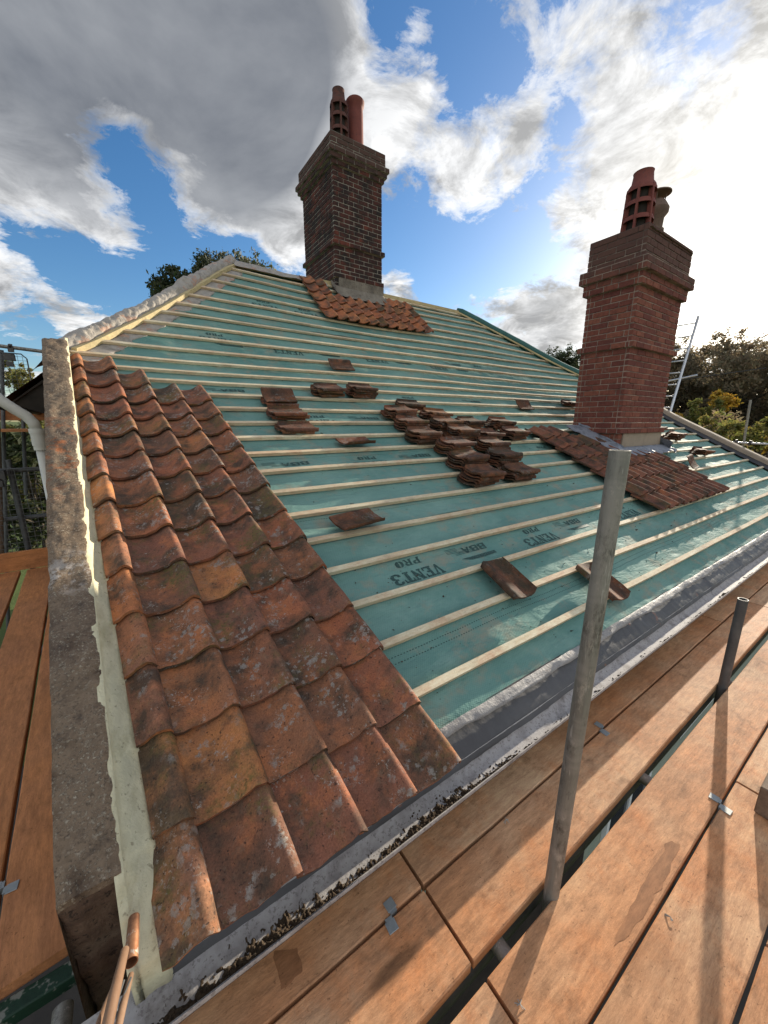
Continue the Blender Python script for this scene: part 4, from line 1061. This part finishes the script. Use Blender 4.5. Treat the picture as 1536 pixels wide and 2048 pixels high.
# copper pipe end and canes at the foot of the parapet
e = empty('copper_pipe', (-.15, .86, -1.4)); tag(e, 'cut end of a tarnished copper pipe lying against the mortar at the parapet foot', 'pipe')
a_, b_ = at_y(268, 1835, .90), at_y(262, 1925, .80)
m = MB(); m.tube([a_, (a_+b_)/2, b_], [.012, .0135, .014], 16, hollow=.86); obj('pipe', autosmooth(m.me('pipe', 'copper')), e)
e = empty('bamboo_cane', (-.16, .8, -1.5)); tag(e, 'bundle of brown canes tied with wire leaning over the gutter end', 'cane')
for i, (p0, p1, r_) in enumerate((((250, 1900), (200, 2120), .010), ((262, 1950), (222, 2120), .007), ((246, 1930), (170, 2120), .006))):
    m = MB(); A = at_y(*p0, .78+.01*i); B = at_y(*p1, .60+.01*i); m.tube([A, (A+B)/2+Vector((0, 0, .004)), B], [r_*.8, r_, r_], 10); obj('cane', m.me('cane', 'cane', True), e)
m = MB(); A = at_y(248, 1960, .75); m.tube([A, at_y(232, 2010, .72), at_y(240, 2100, .62)], .0022, 6); m.tube([at_y(262, 1955, .76), at_y(240, 2010, .72), at_y(228, 2100, .62)], .0022, 6); obj('wire', m.me('wire', 'galvanised_dark', True), e)

# ---- left side: guard panels, tubes, downpipe
def guard(x0, x1, y, z0, z1, label, pitch=.052):
    e = empty('brick_guard', ((x0+x1)/2, y, z0)); tag(e, label, 'mesh panel', 'mesh brick guards on the left scaffold')
    m = MB(); m.tube([(x0, y, z0), (x0, y, z1-.06), (x0+.04, y, z1), (x1-.05, y, z1), (x1, y, z1-.06), (x1, y, z0), (x0, y, z0)], .0085, 8); obj('frame', m.me('frame', 'galvanised_dark', True), e)
    m = MB(); x = x0+pitch
    while x < x1-.01: m.tube([(x, y, z0), (x, y, z1)], .0028, 4, caps=False); x += pitch
    z = z0+pitch
    while z < z1-.01: m.tube([(x0, y+.004, z), (x1, y+.004, z)], .0028, 4, caps=False); z += pitch
    obj('mesh', m.me('mesh', 'galvanised_dark'), e)
    m = MB(); xc = (x0+x1)/2
    m.box((xc-.06, y-.04, z1-.10), (xc+.06, y+.02, z1-.01), bev=.004); m.box((xc-.045, y-.035, z1-.18), (xc+.03, y+.012, z1-.11), bev=.004); obj('hook', m.me('hook', 'coupler_steel'), e)
guard(-1.55, -.66, 5.42, -1.42, -.47, 'lower galvanised mesh guard panel at the end of the left boards')
tb = MB(); tb.box((-2.6, 5.34, ZB+.002), (-.62, 5.378, ZB+.205)); thing_at('toe_board', tb, 'board_wood_orange', 'upright toe board closing the end of the left boards', 'scaffold board')
p1, p2 = at_y(28, 692, 7.6), at_y(56, 748, 7.6)
guard(p1.x-.25, at_y(50, 700, 7.6).x, 7.6, p2.z-.5, at_y(40, 708, 7.6).z, 'upper mesh guard panel beyond the hipped eaves')
pole([at_y(-30, 688, 7.55), at_y(85, 703, 7.55)], 'guard rail tube meeting the top of the parapet', 'galvanised', couplers=[at_y(22, 696, 7.55)])
pole([at_y(2, 1130, 5.5), at_y(-14, 640, 5.5)], 'near upright tube at the left picture edge', 'old_timber', r=.03, couplers=())
pole([(-1.02, 5.50, -4.4), (-1.02, 5.50, -.38)], 'upright tube behind the lower mesh panel', 'galvanised_dark', couplers=[(-1.02, 5.50, -.50)])
pole([(-2.6, 5.56, -.50), (-.5, 5.56, -.50)], 'rail tube carrying the lower mesh panel', 'galvanised_dark')
pole([(-2.6, 5.56, -1.02), (-.5, 5.56, -1.02)], 'lower rail tube behind the mesh panel', 'galvanised_dark')
pole([(-2.0, 6.9, -4.2), (-.62, 6.9, -2.1)], 'dark brace tube sloping behind the lower mesh panel', 'galvanised_dark')
pole([at_y(52, 990, 7.8), at_y(45, 800, 7.8)], 'dark upright beyond the downpipe, nearer the wall', 'galvanised_dark')
pole([at_y(20, 1400, 7.8), at_y(3, 700, 7.8)], 'dark upright beyond the downpipe at the picture edge', 'galvanised_dark')
q = at_y(30, 858, 7.4)
board(0, 2.4, 0, .225, 'brown board on the higher far lift beyond the downpipe', 'board_wood_orange', org=(q.x-.55, 7.4, q.z)); board(0, 2.4, 0, .225, 'second brown board on the higher far lift', 'board_wood_orange', org=(q.x-.6, 7.65, q.z))
board(0, 2.4, 0, .2, 'brown plank forming the toe board of the higher far lift', 'board_wood_orange', org=(q.x-.6, 7.85, q.z+.22)).rotation_euler.x = math.pi/2
# downpipe
e = empty('downpipe', (-.62, 4.9, -4.4)); tag(e, 'white swan neck downpipe below the hipped eaves', 'downpipe')
Y = 4.62
path = [at_y(-25, 778, Y-.0), at_y(0, 800, Y), at_y(28, 818, Y), at_y(52, 832, Y), at_y(66, 845, Y), at_y(74, 862, Y)]
m = MB(); m.tube(path, .044, 18); obj('swan_neck', m.me('swan_neck', 'pipe_white', True), e)
b = path[-1]; m = MB(); m.tube([b+Vector((0, 0, .02)), b+Vector((0, 0, -.02))], .058, 18); m.tube([b+Vector((0, 0, -.02)), b+Vector((0, 0, -.13))], .052, 18); m.tube([b+Vector((0, 0, -.13)), b+Vector((0, 0, -.17))], .047, 18)
obj('collar', autosmooth(m.me('collar', 'pipe_white')), e)
m = MB(); m.tube([b+Vector((0, 0, -.13)), Vector((b.x, b.y, -4.4))], .036, 18); obj('straight_pipe', m.me('straight_pipe', 'pipe_white', True), e)

# ---- right side scaffold, ladder, cable
la, lb = at_x(1397, 632, 11.3), at_x(1341, 822, 11.3); dl = (lb-la).normalized(); foot = la+dl*((la.z+4.4)/-dl.z)
e = empty('ladder', foot); tag(e, 'aluminium ladder leaning behind the lower chimney', 'ladder')
sep = Vector((0, .42, 0))
for s in (0, 1):
    m = MB(); m.tube([foot+sep*s, la+sep*s+Vector((0, 0, -.02*s))], .028, 8); obj('stile', m.me('stile', 'aluminium', True), e)
i = 0; L_ = (foot-la).length; d_ = .14
while d_ < L_-.1:
    p = la+dl*d_; m = MB(); m.tube([p, p+sep], .015, 8); obj('rung', m.me('rung', 'aluminium', True), e); d_ += .27
pole([at_x(1415, 882, 11.9), at_x(1640, 894, 11.9)], 'horizontal rail tube beyond the right hand verge', 'aluminium', couplers=[at_x(1472, 884, 11.9), at_x(1500, 886, 11.9)])
pole([at_x(1488, 882, 12.0)+Vector((0, 0, -3.9)), at_x(1488, 882, 12.0), at_x(1501, 800, 12.0)], 'upright tube standing in front of the autumn shrubs', 'galvanised')
pole([at_x(1440, 912, 11.9), at_x(1640, 940, 11.9)], 'lower rail tube beyond the right hand verge', 'galvanised')
pole([at_x(1300, 770, 12.4), at_x(1395, 750, 12.4)], 'short horizontal tube behind the ladder', 'aluminium')
m = MB(); m.tube([at_x(1330, 764, 12.6), at_x(1430, 750, 13.5), at_x(1532, 736, 14.4)], .012, 6); thing_at('cable', m, 'gutter_black', 'thin cable stretching right from the ladder towards the trees', 'cable')

# ================================================================= ground and planting
def ground():
    mb = MB(); n = 90
    def fn(u, v):
        x = -400+1200*u; y = -300+1100*v
        d = Vector((x-10, y-3)).length
        z = -4.4+ (4.6*sm(45, 220, d))+noise.noise(Vector((x*.01, y*.01, 0)))*1.2*sm(60, 200, d)
        return (x, y, z)
    mb.grid(fn, n*2, n*2); return mb.me('ground', 'lawn', True)
tag(obj('ground', ground()), 'green lawn and rising field round the house', None, None, 'structure')
m = MB(); m.box((-2.2, -2, -4.396), (12, 6, -4.392)); tag(obj('patio_and_shade', m.me('patio_and_shade', 'patio_and_shade')), None, None, None, 'structure')  # dark paving, stretched left so the ground by the gable looks shaded
m = MB(); p = at_z(60, 1012, -4.36); m.box((-1.4, -.07, 0), (1.0, .07, .05), M=Matrix.Translation(p) @ Matrix.Rotation(-.5, 4, 'Z')); thing_at('yellow_plank', m, 'yellow_paint', 'long bright yellow plank lying on the lawn', 'plank')

def tree(base, H, blobs, leafmat, label, name='tree', nleaf=6000, ls=.22, group=None, trunk_r=.3, cat='tree', seed=1, gap=.0):
    rnd = random.Random(seed); e = empty(name, base); tag(e, label, cat, group)
    base = Vector(base); t_ = MB()
    top = base+Vector((0, 0, H*.7))
    t_.tube([base, base+Vector((.1, 0, H*.3)), top], [trunk_r, trunk_r*.7, trunk_r*.25], 9)
    for (c, r) in blobs:
        c = base+Vector(c); a = base+Vector((0, 0, H*rnd.uniform(.25, .5)))
        t_.tube([a, (a+c)/2+Vector((0, 0, -.1*H*.3)), c], [trunk_r*.4, trunk_r*.25, trunk_r*.07], 6)
        for _ in range(3):
            q = c+Vector([rnd.uniform(-1, 1) for _ in range(3)])*r*.8; t_.tube([c-(c-a)*.25, q], [trunk_r*.12, trunk_r*.03], 5)
    obj('trunk', t_.me('trunk', 'bark', True), e)
    vs, fs = [], []; tot = sum(r**2 for _, r in blobs)
    for bi, (c, r) in enumerate(blobs):
        c = base+Vector(c); n = int(nleaf*r*r/tot)
        clumps = [Vector([rnd.gauss(0, 1) for _ in range(3)]).normalized()*r*rnd.uniform(.45, 1.0) for _ in range(max(8, n//45))]
        for i in range(n):
            p = c+rnd.choice(clumps)+Vector([rnd.gauss(0, 1) for _ in range(3)])*r*.13
            if noise.noise(p*(1.6/max(.3, r))+Vector((seed, 0, 0))) < gap-.25: continue
            a = Vector([rnd.uniform(-1, 1) for _ in range(3)]).normalized(); b = a.orthogonal().normalized(); s = ls*rnd.uniform(.6, 1.3)
            o = len(vs); vs += [p-a*s, p-b*s*.5, p+a*s, p+b*s*.5]; fs.append((o, o+1, o+2, o+3))
    obj('crown', mesh('crown', vs, fs, leafmat), e)
def rblobs(rnd, W, H, n, r0, r1, zlo):
    out = []
    for i in range(n):
        a = rnd.uniform(0, 6.28); d = math.sqrt(rnd.random())
        z = rnd.uniform(zlo, 1)
        rr = rnd.uniform(r0, r1); lim = W*math.sqrt(max(.05, 1-((z-.55)/.5)**2)) if z > .55 else W
        out.append((Vector((cos(a)*d*lim, sin(a)*d*lim, H*z-rr*.7)), rr))
    return out
def tree_px(px, ptop, dist, W, leaf, label, seed, H=None, **kw):
    d = ray(px, ptop); d = d/Vector((d.x, d.y)).length*dist; gx, gy = d.x, d.y
    dd = Vector((gx-10, gy-3)).length; gz = -4.4+4.6*sm(45, 220, dd)-.5
    H = d.z-gz; rnd = random.Random(seed)
    n = kw.pop('nb', 14); r = kw.pop('r', W*.33)
    tree((gx, gy, gz), H, rblobs(rnd, W, H, n, r*.7, r*1.15, kw.pop('zlo', .35)), leaf, label, seed=seed, **kw)
G1 = 'trees beyond the garden'
tree_px(432, 492, 24, 3.3, 'leaf_dark', 'dark oak crown rising behind the left hip, with yellowing edge', 3, nleaf=42000, ls=.10, group=G1, nb=22, zlo=.5, gap=-.05)
tree_px(500, 518, 27, 2.4, 'leaf_mid', 'lighter leafed tree top just right of the dark oak behind the hip', 4, nleaf=20000, ls=.10, group=G1, zlo=.6, gap=.08)
tree_px(352, 522, 24, 1.9, 'leaf_dark', 'low dark bough mass left of the oak behind the hip', 5, nleaf=16000, ls=.10, group=G1, zlo=.6, gap=.1)
for i, (px, pt, di, W, lf, lab) in enumerate((
    (1095, 705, 75, 7, 'leaf_dark', 'dark distant tree just left of the lower chimney'),
    (1145, 700, 70, 6, 'leaf_dark', 'dark distant tree partly hidden behind the lower chimney'),
    (1360, 690, 60, 5, 'leaf_brown', 'brownish distant tree seen through the ladder'),
    (1425, 700, 66, 6, 'leaf_brown', 'thin crowned distant tree right of the ladder'),
    (1500, 672, 55, 7.5, 'leaf_brown', 'large rounded dark tree at the right edge of the picture'),
    (1575, 660, 58, 8, 'leaf_brown', 'very large dark tree cut by the right edge of the picture'),
    (1300, 715, 80, 7, 'leaf_dark', 'far dark tree hidden mostly by the lower chimney'),
    (1460, 740, 62, 6, 'leaf_dark', 'dark low tree filling the gap between the two larger right hand crowns'))):
    tree_px(px, pt, di, W, lf, lab, 20+i, nleaf=24000, ls=.20, group=G1, gap=-.02 if i != 3 else .14, nb=26, zlo=.2)
G2 = 'shrubs beyond the right hand verge'
for i, (px, pt, di, W, lf, lab, ls) in enumerate((
    (1470, 760, 26, 1.6, 'leaf_yellow', 'bright yellow leaved young tree behind the pale upright tube', .10),
    (1375, 790, 28, 1.2, 'leaf_yellow', 'small yellow leaved bush near the foot of the ladder', .09),
    (1420, 800, 24, 1.4, 'leaf_mid', 'green bush between the two yellow ones', .10),
    (1350, 818, 22, 1.8, 'leaf_mid', 'low green hedge plant right beside the ladder foot', .09),
    (1400, 835, 18, 1.8, 'leaf_mid', 'broad yellow green shrub right of the verge', .08),
    (1455, 830, 17, 1.8, 'leaf_mid', 'broad shrub behind the right rail coupler', .08),
    (1520, 822, 17, 2.0, 'leaf_brown', 'brown tinged shrub at the right edge above the rail', .08),
    (1490, 838, 14, 1.4, 'leaf_mid', 'nearest low shrub around the pale upright tube', .07),
    (1560, 800, 22, 2.2, 'leaf_yellow', 'yellowing shrub cut by the right edge', .10))):
    tree_px(px, pt, di, W, lf, lab, 60+i, name='shrub', cat='shrub', nleaf=10000, ls=ls, group=G2, trunk_r=.08, gap=.1, nb=12, zlo=.1)
G3 = 'bushes beyond the left scaffold'
for i, (px, pt, di, W, lf, lab) in enumerate((
    (20, 800, 16, 1.8, 'leaf_dark', 'dark bush behind the downpipe at the left edge'),
    (70, 815, 17, 1.7, 'leaf_mid', 'sunlit leafy bush behind the straight downpipe'),
    (120, 825, 18, 2.0, 'leaf_dark', 'dark bush hidden behind the parapet'),
    (35, 722, 30, 1.6, 'leaf_mid', 'thin pale tree top seen through the upper mesh panel'))):
    tree_px(px, pt, di, W, lf, lab, 90+i, name='bush', cat='bush', nleaf=8000, ls=.09, group=G3, trunk_r=.08, gap=.08, nb=12, zlo=.25 if i < 3 else .7)

# ================================================================= light and sky
SUN_AZ, SUN_EL = 13.5, 14.5
w = bpy.data.worlds.new('World'); S.world = w; w.use_nodes = True
nt = w.node_tree; bg = nt.nodes['Background']
class W_(N):
    def __init__(s): s.t = nt; s.n = nt.nodes; s.tc = s.n.new('ShaderNodeTexCoord').outputs['Generated']
W = W_()
sky = nt.nodes.new('ShaderNodeTexSky'); sky.sky_type = 'NISHITA'; sky.sun_disc = False
sky.sun_elevation = R(SUN_EL); sky.sun_rotation = R(90-SUN_AZ); sky.altitude = 0; sky.air_density = 1; sky.dust_density = .6; sky.ozone_density = 2.2
def dirn(px, py): return ray(px, py).normalized()
nd = W.vm('NORMALIZE', W.tc)
def dot(d):
    n = W.n.new('ShaderNodeVectorMath'); n.operation = 'DOT_PRODUCT'; W.L(nd, n.inputs[0]); n.inputs[1].default_value = d; return n.outputs['Value']
def blob(px, py, r, wt):
    n = W.n.new('ShaderNodeMapRange'); n.interpolation_type = 'SMOOTHSTEP'; W.L(dot(dirn(px, py)), n.inputs[0])
    n.inputs[1].default_value = cos(R(r)); n.inputs[2].default_value = cos(R(r*.25)); n.inputs[3].default_value = 0; n.inputs[4].default_value = wt
    return n.outputs[0]
def total(bl):
    a = None
    for b in bl: v = blob(*b); a = v if a is None else W.math('ADD', a, v)
    return a
x, y, z = W.sep(nd)
den = W.math('ADD', W.math('MAXIMUM', z, 0.), .22)
cmb = W.n.new('ShaderNodeCombineXYZ'); W.L(W.math('DIVIDE', x, den), cmb.inputs[0]); W.L(W.math('DIVIDE', y, den), cmb.inputs[1]); cmb.inputs[2].default_value = .37
pv = cmb.outputs[0]
n1 = W.noise(2.0, 9, .58, pv, dist=.35); n2 = W.noise(7.5, 9, .68, pv, dist=.35)
f = W.math('ADD', W.math('MULTIPLY', n1, .55), W.math('MULTIPLY', n2, .45))
f = W.math('ADD', W.math('MULTIPLY', W.math('SUBTRACT', f, .5), 1.45), .5)
bias = total([(150, 0, 28, .24), (330, 110, 20, .18), (470, 200, 14, .20), (560, 330, 9, .20), (560, 60, 10, .20), (600, 170, 9, .18), (620, 300, 6, .12), (590, 410, 5, .10), (40, 300, 8, .12), (120, 370, 7, .12), (200, 405, 5, .10), (20, 560, 4, .10), (160, 612, 4, .13), (60, 650, 6, .06), (130, 480, 7, .05), (240, 440, 4, .05),
    (850, 300, 10, .14), (980, 350, 8, .14), (800, 190, 7, .08), (750, 250, 5, .1), (1200, 130, 16, .10), (1440, 160, 16, .10), (1300, 380, 12, .10), (1500, 520, 18, .20), (1130, 600, 10, .10), (960, 590, 5, .12), (800, 560, 4, .11), (1080, 660, 7, .10), (1100, 430, 4, .04), (930, 430, 4, .05),
    (330, 500, 14, -.28), (260, 350, 7, -.18), (150, 285, 3.5, -.10), (70, 470, 6, -.10), (100, 560, 5, -.08), (130, 200, 6, .10), (700, 50, 7, -.16), (960, 190, 6, -.13), (880, 500, 9, -.16), (1110, 320, 5, -.12), (780, 480, 4, -.1), (1390, 50, 5, -.12), (1400, 240, 4, -.12), (1050, 440, 5, -.10), (60, 450, 3, -.06), (480, 590, 8, -.16), (1000, 500, 6, -.12), (80, 560, 4, -.04), (1060, 120, 4, -.03)])
bk = W.n.new('ShaderNodeMapRange'); bk.interpolation_type = 'SMOOTHSTEP'; W.L(dot(Vector((-cos(R(55)), -sin(R(55)), .25)).normalized()), bk.inputs[0]); bk.inputs[1].default_value = -.25; bk.inputs[2].default_value = .6; bk.inputs[4].default_value = 1.  # mask for the sky behind the camera, out of view
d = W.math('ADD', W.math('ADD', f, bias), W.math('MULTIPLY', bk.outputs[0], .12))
alpha = W.ramp(d, (.52, 0.), (.585, .6), (.68, 1.))
dark = total([(190, 0, 25, .95), (380, 90, 16, .75), (500, 170, 10, .4), (1140, 280, 7, .35), (1180, 620, 9, .35), (1060, 650, 7, .4), (720, 130, 7, .25), (880, 330, 6, .2), (1130, 20, 8, .2), (20, 600, 5, .4)])
n3 = W.noise(2.6, 8, .62, W.vm('ADD', pv, (.16, .05, 3)), dist=.5)
tk = W.math('ADD', W.math('SUBTRACT', d, .60), W.math('MULTIPLY', W.math('SUBTRACT', n3, .5), .9))
thick = W.math('MULTIPLY', W.ramp(W.math('ADD', tk, .2), (.06, .0), (.40, 1.)), W.math('MINIMUM', dark, 1.))
sund = Vector((cos(R(SUN_AZ))*cos(R(SUN_EL)), sin(R(SUN_AZ))*cos(R(SUN_EL)), sin(R(SUN_EL))))
sd = W.math('MAXIMUM', dot(sund), 0.)
glow = W.math('ADD', W.math('MULTIPLY', W.math('POWER', sd, 16), .22), W.math('MULTIPLY', W.math('POWER', sd, 60), 1.3))
shade2 = W.ramp(W.noise(4.2, 8, .65, W.vm('ADD', pv, (.08, .03, 1)), dist=.5), (.40, .45), (.58, 1.12))
ccol = W.mix(1., (.76, .765, .77), shade2, 'MULTIPLY')
ccol = W.mix(thick, ccol, W.mix(W.ramp(W.noise(1.7, 7, .55, W.vm('ADD', pv, (.3, .9, 2)), dist=.3), (.35, 0.), (.65, 1.)), (.10, .115, .145), (.30, .315, .34)))
boost = W.math('ADD', 1., W.math('MULTIPLY', bk.outputs[0], .55))  # unseen clouds behind the camera made brighter to fill the foreground
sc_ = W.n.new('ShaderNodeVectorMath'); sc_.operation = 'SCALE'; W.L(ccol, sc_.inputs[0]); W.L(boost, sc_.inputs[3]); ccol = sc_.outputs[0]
hs = W.n.new('ShaderNodeHueSaturation'); hs.inputs['Saturation'].default_value = 1.25; hs.inputs['Value'].default_value = 1.; W.L(sky.outputs[0], hs.inputs['Color'])
bg.inputs[1].default_value = .082
ccol10 = W.mix(1., ccol, (9.5, 9.5, 9.5), 'MULTIPLY')
skyc = W.mix(1., hs.outputs[0], (1.15, 1.2, 1.3), 'MULTIPLY')
col = W.mix(alpha, skyc, ccol10)
gl = W.n.new('ShaderNodeVectorMath'); gl.operation = 'SCALE'; gl.inputs[0].default_value = (8, 7.4, 6.2); W.L(glow, gl.inputs[3])
col = W.mix(1., col, gl.outputs[0], 'ADD')
for n_ in W.n:
    if n_.type == 'MIX': n_.clamp_result = False; n_.clamp_factor = True
W.L(col, bg.inputs[0])
sun = bpy.data.objects.new('sun', bpy.data.lights.new('sun', 'SUN')); C.objects.link(sun)
sun.data.energy = 5.0; sun.data.angle = R(.6); sun.data.color = (1, .90, .74)
sun.rotation_euler = (-sund).to_track_quat('-Z', 'Y').to_euler()
S.view_settings.view_transform = 'Standard'; S.view_settings.look = 'None'; S.view_settings.exposure = .72; S.view_settings.gamma = 1
S.render.engine = 'CYCLES'
